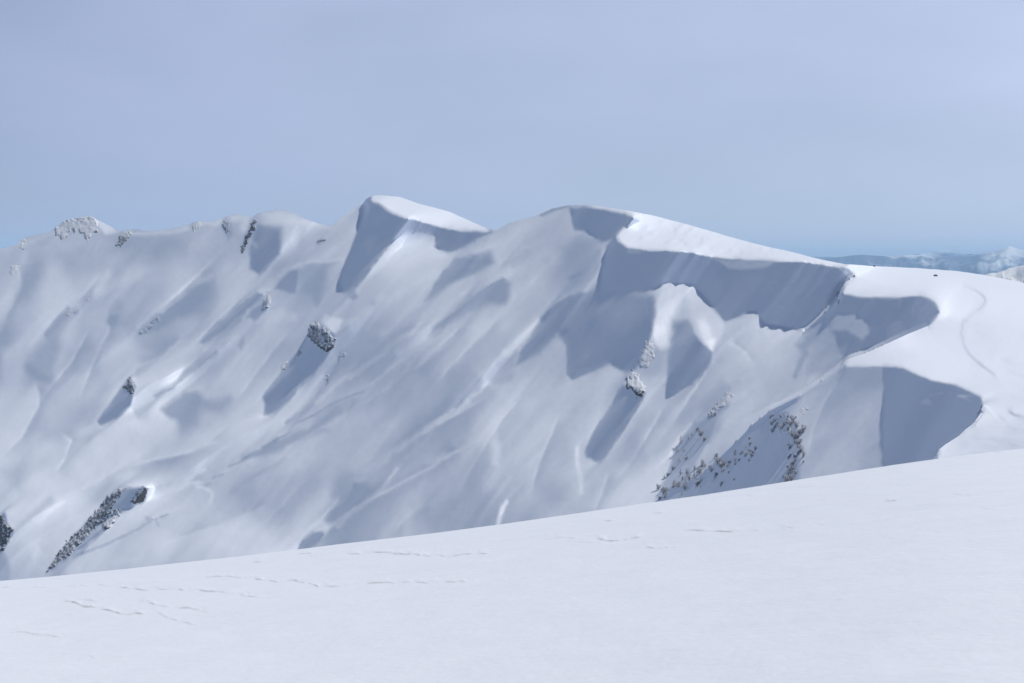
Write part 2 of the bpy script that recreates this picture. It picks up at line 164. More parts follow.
# spur crests: (points, crest gain, drop on the lower right, its width, drop on the upper left, its width)
SPURS = [
 ([(490,380),(484,386),(461,404),(435,423),(414,436),(391,454),(367,473)], 14, 14, 11, 12, 16),
 ([(345,414),(341,416),(317,432),(285,451),(259,470)], 10, -5, 10, 15, 10),
 ([(458,449),(455,451),(432,465),(405,480),(382,492),(353,509),(332,524)], 11, 8, 10, 12, 12),
 ([(352,485),(332,506),(318,520)], 10, 12, 7, 5, 6),
 ([(400,357),(396,361),(379,376),(366,388)], 10, 4, 6, 14, 8),
 ([(205,481),(190,482.5),(164,493),(140,503)], 12, -3, 8, 8, 8),
 ([(35,380),(38,395),(37,406),(20,439),(0,456)], 6, 13, 16, -6, 14),
 ([(60,430),(70,441),(62,462),(52,476)], 12, 12, 12, -3, 10),
 ([(67,497),(97,482),(126,465),(164,456),(200,446)], 8, 12, 13, -3, 12),
 ([(16,262),(18,270),(20,285),(12,305),(0,329),(-10,345)], 9, 15, 11, -5, 12),
 ([(102,270),(88,288),(76,302),(60,318)], 9, 11, 9, -4, 12),
 ([(217,261),(202,270),(187,285),(158,311),(138,335)], 11, 8, 10, -5, 14),
 ([(255,290),(234,308),(202,335),(190,346)], 9, 10, 8, -3, 10),
 ([(184,338),(161,355),(135,367)], 10, -6, 12, 14, 14),
 ([(90,327),(79,346),(70,364),(47,390),(30,410)], 5, 12, 11, 0, 8),
 ([(120,300),(108,330),(96,356),(84,384),(76,404)], 5, 10, 12, -3, 10),
 ([(230,330),(208,352),(186,372),(160,392)], 8, 13, 8, -3, 10),
 ([(300,262),(322,262),(344,258)], 5, 8, 10, -3, 8),
 ([(290,330),(270,352),(250,380),(234,402)], 6, 9, 13, -3, 12),
 ([(232,420),(210,440),(186,452),(150,462)], 8, 10, 11, -4, 12),
 ([(420,352),(402,372),(380,392),(352,410)], 6, 9, 10, 4, 10),
 ([(470,318),(446,340),(424,360),(406,376)], 7, 10, 12, -2, 12),
 ([(530,244),(512,256),(494,268)], 6, 8, 10, -2, 10),
 ([(500,318),(476,340),(452,364),(436,382)], 6, 9, 12, -3, 12),
 ([(560,312),(540,330),(520,352)], 8, 4, 6, 6, 8),
 ([(520,398),(500,420),(486,444),(470,470),(456,496)], 5, 8, 14, -3, 14),
 ([(560,410),(548,440),(536,470),(528,500)], 4, 8, 14, -3, 14),
 ([(610,470),(600,494),(592,515)], 6, 8, 10, -3, 10),
 ([(668,400),(650,430),(632,458),(612,486)], 7, 8, 12, -3, 12),
 ([(714,360),(700,380),(684,404),(668,430)], 6, 8, 10, -3, 10),
 ([(726,338),(742,350),(756,366)], 4, -4, 8, 6, 8),
 ([(270,500),(252,512),(226,522),(190,534),(150,545)], 6, -4, 14, 7, 12),
 ([(320,470),(300,486),(282,504),(262,524)], 6, 9, 12, -3, 12),
 ([(430,500),(410,515),(392,532)], 6, 9, 10, -3, 10),
 ([(842,372),(826,398),(812,430),(806,462)], 4, 5, 14, -3, 12),
]
def spurs(G, qu, qv):
    for pts, cr, lo, wl, up, wu in SPURS:
        us = [p[0] for p in pts]; vs = [p[1] for p in pts]; m = 45
        c0, c1 = [int(np.clip(x-U0, 0, G.shape[1])) for x in (min(us)-m, max(us)+m)]; r0, r1 = [int(np.clip(x-V0, 0, G.shape[0])) for x in (min(vs)-m, max(vs)+m)]
        s = (slice(r0, r1), slice(c0, c1)); u = qu[s]; v = qv[s]
        best = np.full(u.shape, 1e9); sg = np.zeros(u.shape); tt = np.zeros(u.shape); n = len(pts)-1
        for i in range(n):
            a, b = pts[i], pts[i+1]; ex, ey = b[0]-a[0], b[1]-a[1]; Ln = ex*ex+ey*ey
            t = np.clip(((u-a[0])*ex+(v-a[1])*ey)/Ln, 0, 1); dx = u-a[0]-t*ex; dy = v-a[1]-t*ey; d = np.hypot(dx, dy)
            mk = d < best; best = np.where(mk, d, best); sg = np.where(mk, np.sign(dx*-ey+dy*ex), sg); tt = np.where(mk, (i+t)/n, tt)
        if pts[-1][0] < pts[0][0]: sg = -sg          # +1 = lower right of the crest
        end = sstep(0, .18, tt)*(1-sstep(.75, 1.0, tt))
        prof = np.where(sg > 0, -lo*np.exp(-best/wl)*(1-np.exp(-best/1.2)), -up*np.exp(-best/wu)*(1-np.exp(-best/1.2)))+cr*np.exp(-(best/1.5)**2)
        G[s] = G[s]+1.35*prof*end*np.clip(1-best/44, 0, 1)
    return G
PLATEAU = [
 P(229,[(371,194),(380,193),(402,194),(420,202),(450,210),(470,219),(489,228.3),(486,229.5),(470,229.6),(455,229),(440,226),(431,223),(415,218.4),(403,216.3),(393,212.5),(386,207.5),(379,202.5),(371,199)],.8,1),
 P(229,[(586,203),(600,203),(625,207),(652,212),(690,222),(730,234),(760,242),(798,251),(826,259),(840,263),(848,266),(842,266.3),(823,263.6),(800,259.7),(785,259.6),(756,258),(727,257.5),(707,255.5),(692,252),(678,250.3),(649,249),(628,247),(618,240.5),(615.5,234.5),(622,228.5),(632,225),(640.5,220.3),(634,216),(625,212.5),(612,209.3),(600,206.8),(586,205.3)],.8,1),
 P(217,[(848,262),(880,263),(960,266),(1030,278),(1200,320),(1200,470),(938,470),(938,454),(939,449.5),(946,444),(959,435.7),(973,424.5),(983,412),(981,396.5),(957,384.5),(931,379.5),(912,371.5),(902,366.5),(883,364.5,2),(862,365,2.5),(842,365),(845.5,359.5),(866,352.5),(884,344.5),(909,333),(929,325),(939.5,312),(935,301),(929,297.5),(921,294.6),(898,296,2.5),(860,296,2.5),(843,293),(841,289),(845,282.5),(850,279),(856.5,273.5),(848,268)],.9,1),
 L(200,[(843,291),(880,293),(900,294)],2,3,.5), L(203,[(848,365),(866,363.5),(884,363.5)],1.5,2.5,.6),
 # ski track, wind lips and rough crust on the plateau
 L(180,[(937,276),(950,280),(963,286)],.5,.8,.5), L(164,[(963,286),(974,290),(983,296),(985,302),(979,309),(970,315),(963,322),(960,332),(963,345),(968,354),(976,361),(986,369),(994,375)],.9,1,.6),
 L(200,[(975,312),(1000,314),(1030,312)],1,2,.5), L(204,[(968,326),(1010,326),(1040,328)],1.5,2,.4), L(204,[(970,342),(1000,341)],1.5,2,.4), L(190,[(1000,360),(1018,364),(1030,366)],.8,1,.6), L(184,[(1006,372),(1022,376),(1040,378)],1,1,.6), L(202,[(958,396),(990,392),(1030,398)],2,2,.4), L(160,[(1008,410),(1014,415),(1030,417)],1.2,1,.7), L(164,[(971,437.5),(991,437.5),(1003,440.5),(1013,445),(1030,449)],1.3,1,.9), L(170,[(1000,441),(1030,443)],2.5,2,.6), L(160,[(1006,427),(1013,429),(1030,433)],1.4,1,.7), L(176,[(998,416),(1004,420)],1,1,.5), L(172,[(978,448),(996,447),(1000,444)],.8,.8,.6), P(204,[(942,452),(956,440),(974,426),(1000,420),(1040,420),(1040,470),(940,470)],3,.7), L(226,[(941,450),(952,441),(966,430)],1.2,1,.8),L(192,[(613,238),(628,237),(642,238)],.6,.8,.8),
 P(214,[(640,226),(660,224),(700,234),(740,244),(760,252),(720,252),(670,240)],5,.35),
]
def paint(G, items, qu, qv):
    for it in items:
        pts = it[2]; m = 30
        us = [p[0] for p in pts]; vs = [p[1] for p in pts]
        c0, c1 = [int(np.clip(x-U0, 0, G.shape[1])) for x in (min(us)-m, max(us)+m)]
        r0, r1 = [int(np.clip(x-V0, 0, G.shape[0])) for x in (min(vs)-m, max(vs)+m)]
        if c1 <= c0 or r1 <= r0: continue
        s = (slice(r0, r1), slice(c0, c1))
        if it[0] == 'p':
            pp = [tuple(p) if len(p) == 3 else (p[0], p[1], it[3]) for p in pts]
            sd, soft = poly_sd(pp, qu[s], qv[s])
            a = 1-sstep(-1, 1, sd/np.maximum(soft, .5)); a = a*it[4]
        else:
            d, _ = poly_sd(pts, qu[s], qv[s], False)
            a = (1-sstep(-1, 1, (d-it[3])/max(it[4], .5)))*it[5]
            tt = 1
        G[s] = G[s]*(1-a)+it[1]*a
    return G
def strengthen(t):
    if t[0] == 'l' and t[1] > 185: return ('l', t[1] if t[3] < 1.8 else t[1]-4, t[2], t[3]+.3, t[4]+.8, t[5])
    if t[0] == 'p' and 149 < t[1] < 173: return ('p', t[1]+1, t[2], t[3]*1.25, t[4])
    return t
def lin(g): g = g/255.; return np.where(g < .04, g/12.92, ((g+.055)/1.055)**2.4)
AMB, SUNK = .20, .60
def facing_map():
    num = np.zeros(UU.shape); den = np.full(UU.shape, 1e-9)
    for (a, b, g) in SAMP:
        w = np.exp(-((UU-a)**2+(VV-b)**2)/(2*17.0**2))+1e-7/(1+((UU-a)**2+(VV-b)**2)/2500)
        num += w*g; den += w
    G = num/den; G = 180+(G-178)*1.3
    # natural wobble of the edges and gentle flutes down the fall line
    s_, t_ = (UU*.64-VV*.77), (UU*.77+VV*.64)      # s along the fall line, t across
    wu = UU+fbm(UU/9, VV/9, 3, 11)*1.3; wv = VV+fbm(UU/9+50, VV/9, 3, 12)*1.3
    rd = 1-np.abs(fbm(t_/20+.3*fbm(s_/60, t_/60, 2, 8), s_/170, 3, 26))*3
    lf = .55+.45*sstep(150, 320, UU); G = G+fbm(UU/34, VV/30, 3, 91)*9*(1.3-lf)+lf*fbm(t_/26, s_/120, 4, 21)*5+fbm(t_/7, s_/26, 3, 31)*3+lf*np.clip(rd, -.5, 1)*3.5
    G = spurs(G, wu, wv)
    G = paint(G, [strengthen(t) for t in TONES], wu, wv)
    G = G+fbm(UU/3.2, VV/3.2, 2, 41)*1.8
    pw = fbm(UU/5, VV/5, 2, 13)*.5
    G = paint(G, PLATEAU, UU+pw, VV+pw)
    top = 1-sstep(-2, 2, poly_sd([(636,216),(690,226),(760,244),(800,253),(800,257),(760,256),(700,252),(640,240)], UU, VV)[0])
    G = G-top*np.clip(fbm(UU/5, VV/2, 3, 52)-.05, 0, 1)*38
    rt = 1-sstep(-8, 8, poly_sd([(975,300),(1200,320),(1200,470),(950,470),(965,420)], UU, VV)[0])
    G = G-rt*np.clip(fbm(UU/16, VV/2.2, 4, 53)-.08, 0, 1)*22
    G = np.interp(G, [110,128,142,165,178,190,203,215,230], [98,112,124,150,171,189,205,213,228])
    T = (lin(G)-AMB)/SUNK
    T = T+np.where(T < .06, np.clip(fbm(t_/16, s_/50, 3, 77), 0, 1)*.10, 0)
    return T, G
# ------------------------------------------------------------------ distances -> relief
def base_depth():
    f = tps([p[:2] for p in FAR], [math.log(p[2]) for p in FAR], UU, VV)
    n = tps([p[:2] for p in NEAR], [math.log(p[2]) for p in NEAR], UU, VV)
    p = tps([p[:2] for p in PLAT], [math.log(p[2]) for p in PLAT], UU, VV)
    md = tps([p[:2] for p in MID], [math.log(p[2]) for p in MID], UU, VV)
    s0 = np.interp(UU, *zip(*S0)); w0 = np.interp(UU, [740, 790, 803.5, 804, 855, 860, 900], [30, 12, 3, .001, .001, 4, 20])
    m0 = sstep(-1, 1, (VV-s0)/w0)*sstep(800, 838, UU); f = np.clip(f, math.log(60), math.log(2500)); f = f*(1-m0)+md*m0
    s1 = np.interp(UU, *zip(*S1)); s2 = np.interp(UU, *zip(*S2))
    w1 = np.interp(UU, [929.5, 934, 990], [.001, 3, 40]); w2 = np.interp(UU, [982, 986, 1010], [.001, 3, 30])
    m1 = sstep(-1, 1, (VV-s1)/w1); m1 = m1*sstep(565, 650, UU)
    m2 = sstep(-1, 1, (VV-s2)/w2); m2 = m2*sstep(820, 900, UU)
    # the near bodies hide below the foreground: close the slit ends softly
    f = np.clip(f, math.log(60), math.log(2500))
    L0 = f*(1-m1)+n*m1
    L0 = L0*(1-m2)+p*m2
    return L0

RW = .35
class Grid: pass
def side_of(u, v):
    return sum(((u >= lo) & (u < hi) & (v > np.interp(u, *zip(*S))))*(1 << k) for k, (S, lo, hi) in enumerate(SL))
def crossing(U, V, split=False):
    j = np.zeros(U.shape, bool); jv = j.copy()
    for S, lo, hi in SL:
        b = V > np.interp(U, *zip(*S)); r = (U >= lo) & (U < hi)
        j[:, :-1] |= (b[:, 1:] != b[:, :-1]) & r[:, 1:] & r[:, :-1]; jv[:-1] |= (b[1:] != b[:-1]) & r[1:]
    return (j, jv) if split else j | jv
def median3(x):
    p = np.pad(x, 1, mode='edge'); h, w = x.shape
    st = np.stack([p[i:i+h, k:k+w] for i in range(3) for k in range(3)]); st.sort(0); return st[4]
def clean(g, Lg, L0):
    e = crossing(g.U, g.V)
    for a_, b_ in ((1, 0), (-1, 0), (0, 1), (0, -1)): e = e | np.roll(e, (a_, b_), (0, 1))
    d = Lg-L0; m = median3(d); return L0+np.where(e, d, m)
def grid(step):
    g = Grid(); g.k = step; g.U = UU[::step, ::step]; g.V = VV[::step, ::step]; g.sky = skyU[::step]
    R = rays(g.U, g.V); RU = np.array([step/FPX, 0, 0]); RV = (rays(0, 1)-rays(0, 0))*step
    g.NA = np.cross(RV, R); g.NB = np.cross(R, RU); g.N0 = np.cross(RV, RU)
    g.as_ = g.NA@SUN; g.bs = g.NB@SUN; g.ns = float(g.N0@SUN)
    g.aa = (g.NA**2).sum(-1); g.ab = (g.NA*g.NB).sum(-1); g.bb = (g.NB**2).sum(-1)
    g.na = g.NA@g.N0; g.nb = g.NB@g.N0; g.nn = float((g.N0**2).sum())
    return g
def du(x): o = np.zeros_like(x); o[:, :-1] = x[:, 1:]-x[:, :-1]; return o
def dv(x): o = np.zeros_like(x); o[:-1] = x[1:]-x[:-1]; return o
def duT(y): o = np.zeros_like(y); o[:, 1:] += y[:, :-1]; o[:, :-1] -= y[:, :-1]; return o
def dvT(y): o = np.zeros_like(y); o[1:] += y[:-1]; o[:-1] -= y[:-1]; return o
def shade(g, Lg):
    p = du(Lg); q = dv(Lg)
    n2 = g.nn+p*p*g.aa+q*q*g.bb+2*(p*g.na+q*g.nb+p*q*g.ab); n = np.sqrt(n2)
    NS = g.ns+p*g.as_+q*g.bs
    A = g.as_/n-NS*(g.na+p*g.aa+q*g.ab)/(n2*n)
    B = g.bs/n-NS*(g.nb+q*g.bb+p*g.ab)/(n2*n)
    return NS/n, A, B
def relief(g, L0, T, Lg=None, its=5, cg=25, lam=.2, mu=.04, log=False):
    """least-squares relief: find the small change of distance that turns every patch to the wanted angle"""
    lam = lam*g.k**2
    Lg = L0.copy() if Lg is None else Lg.copy()
    ju, jv = crossing(g.U, g.V, True); j = ju | jv
    w = np.where(j, 0, 1.0)*np.where(g.V < g.sky[None]-1, 0, 1); wju = np.where(ju, 0, 1.0); wjv = np.where(jv, 0, 1.0)
    ny, nx = L0.shape; py, px = 1 << (ny+20).bit_length(), 1 << (nx+20).bit_length()
    py = ny+40; px = nx+40
    ku = 2*np.pi*np.fft.rfftfreq(px)[None]; kv = 2*np.pi*np.fft.fftfreq(py)[:, None]
    # under the great cornice the wall may lean back freely; elsewhere shade is only just turned away
    cw = 1-sstep(-6, 6, poly_sd([(640,264),(700,269),(780,273),(818,279),(833,290),(812,334),(776,330),(745,318),(724,328),(690,284),(655,284)], g.U, g.V)[0])
    lo = -.02-.06*cw; wd = 1-RW*cw*(T < .03)
    for it in range(its):
        I, A, B = shade(g, Lg)
        A = np.clip(A, -3000, 3000); B = np.clip(B, -3000, 3000)
        res = np.clip(T, -.01, .93)-I
        res = np.where((T < .03) & (I < .0), np.where(I < lo, lo-I, 0), res)
        res = np.clip(res, -.5, .5)
        ok = w > 0; A0 = np.median(A[ok]); B0 = np.median(B[ok]); m = mu*(A0*A0+B0*B0)
        w2 = (w*wd)**2; AA = w2*A*A; AB = w2*A*B; BB = w2*B*B; AA = AA+m*wju; BB = BB+m*wjv
        def op(x):
            a = du(x); b = dv(x)
            return duT(AA*a+AB*b)+dvT(BB*b+AB*a)+lam*x
        pre = 4*(A0*np.sin(ku/2)*np.cos(kv/2)+B0*np.sin(kv/2)*np.cos(ku/2))**2+4*m*(np.sin(ku/2)**2+np.sin(kv/2)**2)+lam
        def M(r): return np.fft.irfft2(np.fft.rfft2(r, (py, px))/pre, (py, px))[:ny, :nx]
        y = w2*res
        b = duT(A*y)+dvT(B*y)-.25*lam*(Lg-L0)
        x = np.zeros_like(b); r = b; z = M(r); d = z; rz = (r*z).sum()
        for k in range(cg):
            Ad = op(d); al = rz/(d*Ad).sum(); x = x+al*d; r = r-al*Ad
            z = M(r); rz2 = (r*z).sum(); d = z+rz2/rz*d; rz = rz2
        Lg = clean(g, Lg+x*.9, L0)
        if log: print(it, 'rms', float(np.sqrt((w*res**2).mean())), float(np.abs(Lg-L0).max()), flush=True)
    return Lg
NXG = len(uu)
def up2(c):
    """cubic doubling of a grid"""
    def ax(x):
        p = np.concatenate([2*x[:1]-x[1:2], x, 2*x[-1:]-x[-2:-1]])
        mid = (-p[:-3]+9*p[1:-2]+9*p[2:-1]-p[3:])/16
        o = np.empty((2*len(x)-1,)+x.shape[1:]); o[::2] = x; o[1::2] = mid; return o
    return ax(ax(c).T).T
def solve_face(log=False):
    T, G = facing_map(); L0 = base_depth()
    Tb = T.copy(); Tb[1:-1, 1:-1] = (T[1:-1, 1:-1]*4+2*(T[:-2, 1:-1]+T[2:, 1:-1]+T[1:-1, :-2]+T[1:-1, 2:])+T[:-2, :-2]+T[2:, 2:]+T[:-2, 2:]+T[2:, :-2])/16
    g2 = grid(2); c0 = L0[::2, ::2]
    c = relief(g2, c0, Tb[::2, ::2], its=6, cg=28, log=log)
    dl = up2(c-c0)
    for S, lo, hi in SL:      # each side of a slit keeps its own relief
        for k in range(NXG):
            if not lo <= uu[k] < hi: continue
            r = np.interp(uu[k], *zip(*S))-V0; a = int(np.floor(r)); m_ = 5
            dl[a-m_+1:a+1, k] = dl[a-m_, k]; dl[a+1:a+m_, k] = dl[min(a+m_, dl.shape[0]-1), k]
    Lg = L0+dl
    g1 = grid(1)
    Lg = relief(g1, L0, T, Lg, its=3, cg=8, log=log)
    dl = Lg-L0                                               # even out the last rows on both lips of each slit
    for S, lo, hi in SL:
        cs = np.array([k for k in range(NXG) if lo <= uu[k] < hi]); r = np.floor(np.interp(uu[cs], *zip(*S))-V0).astype(int)
        for a_, rows in ((-4, range(-3, 1)), (5, range(1, 5))):
            x = dl[np.clip(r+a_, 0, len(vv)-1), cs]; n = 4
            x = np.convolve(np.pad(x, n, mode='edge'), np.ones(2*n+1)/(2*n+1), 'valid')
            for k in rows: dl[np.clip(r+k, 0, len(vv)-1), cs] = x
    Lg = L0+dl
    return T, G, L0, Lg, g1
# ------------------------------------------------------------------ light, air, colours
SNOW = (.81, .85, .925); SUN_STR = 3.35; SUN_ANG = .9; SUN_COL = (1, .95, .875); SKY_STR = .065
VEIL = (.6, 1.0); VEIL_A = (6.2, 7.3, 10.5, 1); VEIL_B = (9.6, 10.9, 14.6, 1); EXPO = -.03
HAZE = 5.5e-5; HAZE_COL = (.50, .76, 1, 1)
import bpy, random
SC = bpy.context.scene; COL = SC.collection
def mesh_obj(name, verts, faces, mat, parent=None, smooth=True, tris=None):
    me = bpy.data.meshes.new(name)
    verts = np.asarray(verts, np.float32); faces = np.asarray(faces, np.int32)
    k = faces.shape[1]
    me.vertices.add(len(verts)); me.vertices.foreach_set('co', verts.ravel())
    li = faces.ravel(); ls = np.arange(0, faces.size, k, dtype=np.int32)
    if tris is not None and len(tris): ls = np.r_[ls, len(li)+np.arange(0, tris.size, 3, dtype=np.int32)]; li = np.r_[li, tris.ravel().astype(np.int32)]
    me.loops.add(len(li)); me.loops.foreach_set('vertex_index', li)
    me.polygons.add(len(ls)); me.polygons.foreach_set('loop_start', ls.astype(np.int32))
    me.update(calc_edges=True); me.validate()
    if smooth: me.polygons.foreach_set('use_smooth', np.ones(len(me.polygons), bool))
    me.materials.append(mat)
    o = bpy.data.objects.new(name, me); COL.objects.link(o)
    if parent is not None: o.parent = parent
    return o
def tag(o, label=None, cat=None, group=None, kind=None):
    if label: o['label'] = label
    if cat: o['category'] = cat
    if group: o['group'] = group
    if kind: o['kind'] = kind
    return o
def nt(mat):
    mat.use_nodes = True; t = mat.node_tree; t.nodes.clear(); return t
def N(t, typ, **kw):
    n = t.nodes.new(typ)
    for k, v in kw.items():
        if k in n.inputs: n.inputs[k].default_value = v
        else: setattr(n, k, v)
    return n
# ------------------------------------------------------------------ materials
def snow_mat(name, col=(.83, .86, .90), scales=((.5, .25), (6, .02)), rough=.55, lip_tint=None):
    m = bpy.data.materials.new(name); t = nt(m); L_ = t.links.new
    o = N(t, 'ShaderNodeOutputMaterial'); b = N(t, 'ShaderNodeBsdfPrincipled')
    b.inputs['Roughness'].default_value = rough; b.inputs['Specular IOR Level'].default_value = .25
    tc = N(t, 'ShaderNodeTexCoord')
    # a little real unevenness of the snow's own whiteness
    n1 = N(t, 'ShaderNodeTexNoise', Scale=.03, Detail=6.0); L_(tc.outputs['Object'], n1.inputs['Vector'])
    cr = N(t, 'ShaderNodeMix', data_type='RGBA'); cr.inputs[6].default_value = (col[0]*.97, col[1]*.975, col[2]*.98, 1); cr.inputs[7].default_value = (col[0]*1.02, col[1]*1.015, col[2]*1.0, 1)
    L_(n1.outputs['Fac'], cr.inputs[0]); c = cr.outputs[2]
    if lip_tint:
        at = N(t, 'ShaderNodeAttribute', attribute_name='lip_tint')
        mx = N(t, 'ShaderNodeMix', data_type='RGBA'); mx.inputs[7].default_value = lip_tint
        L_(at.outputs['Fac'], mx.inputs[0]); L_(c, mx.inputs[6]); c = mx.outputs[2]
    L_(c, b.inputs['Base Color'])
    prev = None
    for s, d in scales:
        n = N(t, 'ShaderNodeTexNoise', Scale=s, Detail=4.0); L_(tc.outputs['Object'], n.inputs['Vector'])
        bp = N(t, 'ShaderNodeBump', Strength=1.0, Distance=d); L_(n.outputs['Fac'], bp.inputs['Height'])
        if prev: L_(prev, bp.inputs['Normal'])
        prev = bp.outputs['Normal']
    if prev: L_(prev, b.inputs['Normal'])
    L_(b.outputs[0], o.inputs[0]); return m
def rock_mat(name, scale, snow=.5, c1=(.07, .075, .085, 1), c2=(.16, .155, .15, 1)):
    """dark rock with snow caught on its ledges and rime speckle"""
    m = bpy.data.materials.new(name); t = nt(m); L_ = t.links.new
    o = N(t, 'ShaderNodeOutputMaterial'); b = N(t, 'ShaderNodeBsdfPrincipled', Roughness=.85)
    tc = N(t, 'ShaderNodeTexCoord'); g = N(t, 'ShaderNodeNewGeometry')
    n1 = N(t, 'ShaderNodeTexNoise', Scale=scale*1.7, Detail=3.0); n2 = N(t, 'ShaderNodeTexNoise', Scale=scale*.5, Detail=9.0, Roughness=.72)
    mp = N(t, 'ShaderNodeMapping'); mp.inputs['Scale'].default_value = (1.3, 1, .5)
    L_(tc.outputs['Object'], n1.inputs['Vector']); L_(tc.outputs['Object'], mp.inputs['Vector']); L_(mp.outputs[0], n2.inputs['Vector'])
    rk = N(t, 'ShaderNodeMix', data_type='RGBA'); rk.inputs[6].default_value = c1; rk.inputs[7].default_value = c2; L_(n1.outputs['Fac'], rk.inputs[0])
    sp = N(t, 'ShaderNodeSeparateXYZ'); L_(g.outputs['Normal'], sp.inputs[0])
    ma = N(t, 'ShaderNodeMath', operation='MULTIPLY_ADD'); L_(sp.outputs[2], ma.inputs[0]); ma.inputs[1].default_value = .42; L_(n2.outputs['Fac'], ma.inputs[2])
    mr = N(t, 'ShaderNodeMapRange'); mr.inputs[1].default_value = 1.10-snow*.6-.05; mr.inputs[2].default_value = 1.10-snow*.6+.06; L_(ma.outputs[0], mr.inputs[0])
    mx = N(t, 'ShaderNodeMix', data_type='RGBA'); L_(mr.outputs[0], mx.inputs[0]); L_(rk.outputs[2], mx.inputs[6]); mx.inputs[7].default_value = (.80, .83, .88, 1)
    L_(mx.outputs[2], b.inputs['Base Color'])
    bp = N(t, 'ShaderNodeBump', Strength=1.0, Distance=.12/scale); L_(n2.outputs['Fac'], bp.inputs['Height']); L_(bp.outputs[0], b.inputs['Normal'])
    L_(b.outputs[0], o.inputs[0]); return m
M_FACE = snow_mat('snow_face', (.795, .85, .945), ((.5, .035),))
M_FG = snow_mat('snow_near', SNOW, ((1.2, .03), (14, .004)), lip_tint=(.36, .34, .33, 1))
# ------------------------------------------------------------------ the mountain
T_, G_, L0, LG, g1 = solve_face()
NY, NX = LG.shape
def depth_at(u, v):
    u = np.clip(np.asarray(u, float)-U0, 0, NX-1.001); v = np.clip(np.asarray(v, float)-V0, 0, NY-1.001)
    a = u.astype(int); b = v.astype(int); fu = u-a; fv = v-b
    return np.exp((LG[b, a]*(1-fu)+LG[b, a+1]*fu)*(1-fv)+(LG[b+1, a]*(1-fu)+LG[b+1, a+1]*fu)*fv)
def surf(u, v): return rays(u, v)*depth_at(u, v)[..., None]
Vc = np.maximum(VV, skyU[None]); SIDE = side_of(UU, VV); LS = LG.copy()
for S, lo, hi in SL:          # bring the rows on both lips of each slit onto its line
    for c in range(NX):
        if not lo <= uu[c] < hi: continue
        s = np.interp(uu[c], *zip(*S)); j = int(np.floor(s-V0))
        if s-V0 == j: j -= 0
        LS[j, c] = LG[j, c]+(LG[j, c]-LG[j-1, c])*(s-vv[j]); Vc[j, c] = s
        LS[j+1, c] = LG[j+1, c]+(LG[j+1, c]-LG[j+2, c])*(vv[j+1]-s); Vc[j+1, c] = s
PT = rays(UU, Vc)*np.where(Vc == VV, np.exp(LG), np.where(VV < skyU[None], depth_at(UU, Vc), np.exp(LS)))[..., None]
idx = np.arange(NY*NX).reshape(NY, NX)
q = np.stack([idx[:-1, :-1], idx[1:, :-1], idx[1:, 1:], idx[:-1, 1:]], -1).reshape(-1, 4)
lastclamp = (VV <= skyU[None])
nxt = np.zeros_like(lastclamp); nxt[:-1] = lastclamp[1:]
dead = lastclamp & nxt                   # rows wholly above the crest
keep = ~(dead[:-1, :-1] & dead[:-1, 1:] )
C4 = np.stack([SIDE[:-1, :-1], SIDE[1:, :-1], SIDE[1:, 1:], SIDE[:-1, 1:]], -1).reshape(-1, 4)
uc4 = UU.ravel()[q]; mixed = np.zeros(len(q), bool)
for S, lo, hi in SL:
    b4 = (VV > np.interp(UU, *zip(*S))).ravel()[q]; inr = (uc4.min(1) >= lo) & (uc4.max(1) < hi)
    mm = (b4.max(1) != b4.min(1)) & inr; mixed |= mm; C4[mm] = b4[mm]
faces = q[keep.ravel() & ~mixed]
tri = []
for f4, c4 in zip(q[mixed], C4[mixed]):
    for val in set(c4.tolist()):
        if (c4 == val).sum() == 3: tri.append([f4[i] for i in range(4) if c4[i] == val])
tri = np.array(tri, np.int32).reshape(-1, 3)
verts = [PT.reshape(-1, 3)]; nv = NY*NX; allf = [faces]
def skirt(u, v, P0, rows=10, step=6.0, drop=.5):
    """carry a crest on over its far side, rounding down"""
    global nv
    d = P0.copy(); d[:, 2] = 0; d /= np.linalg.norm(d, axis=1)[:, None]
    out = [P0]
    for k in range(1, rows+1):
        x = step*k*(1+.25*k); p = P0+d*x; p[:, 2] = P0[:, 2]+np.minimum((P0[:, 2]/np.hypot(P0[:, 0], P0[:, 1])), 0)*x-drop*x*min(1, .35+.12*k)-.05*step; out.append(p)
    A = np.stack(out); n = len(P0); ii = np.arange(A.shape[0]*n).reshape(-1, n)+nv
    f = np.stack([ii[:-1, :-1], ii[:-1, 1:], ii[1:, 1:], ii[1:, :-1]], -1).reshape(-1, 4)
    verts.append(A.reshape(-1, 3)); allf.append(f); nv += A.shape[0]*n
# far side of the skyline
skirt(uu, skyU, rays(uu, skyU)*depth_at(uu, skyU)[:, None], 9, 7.0, .42)
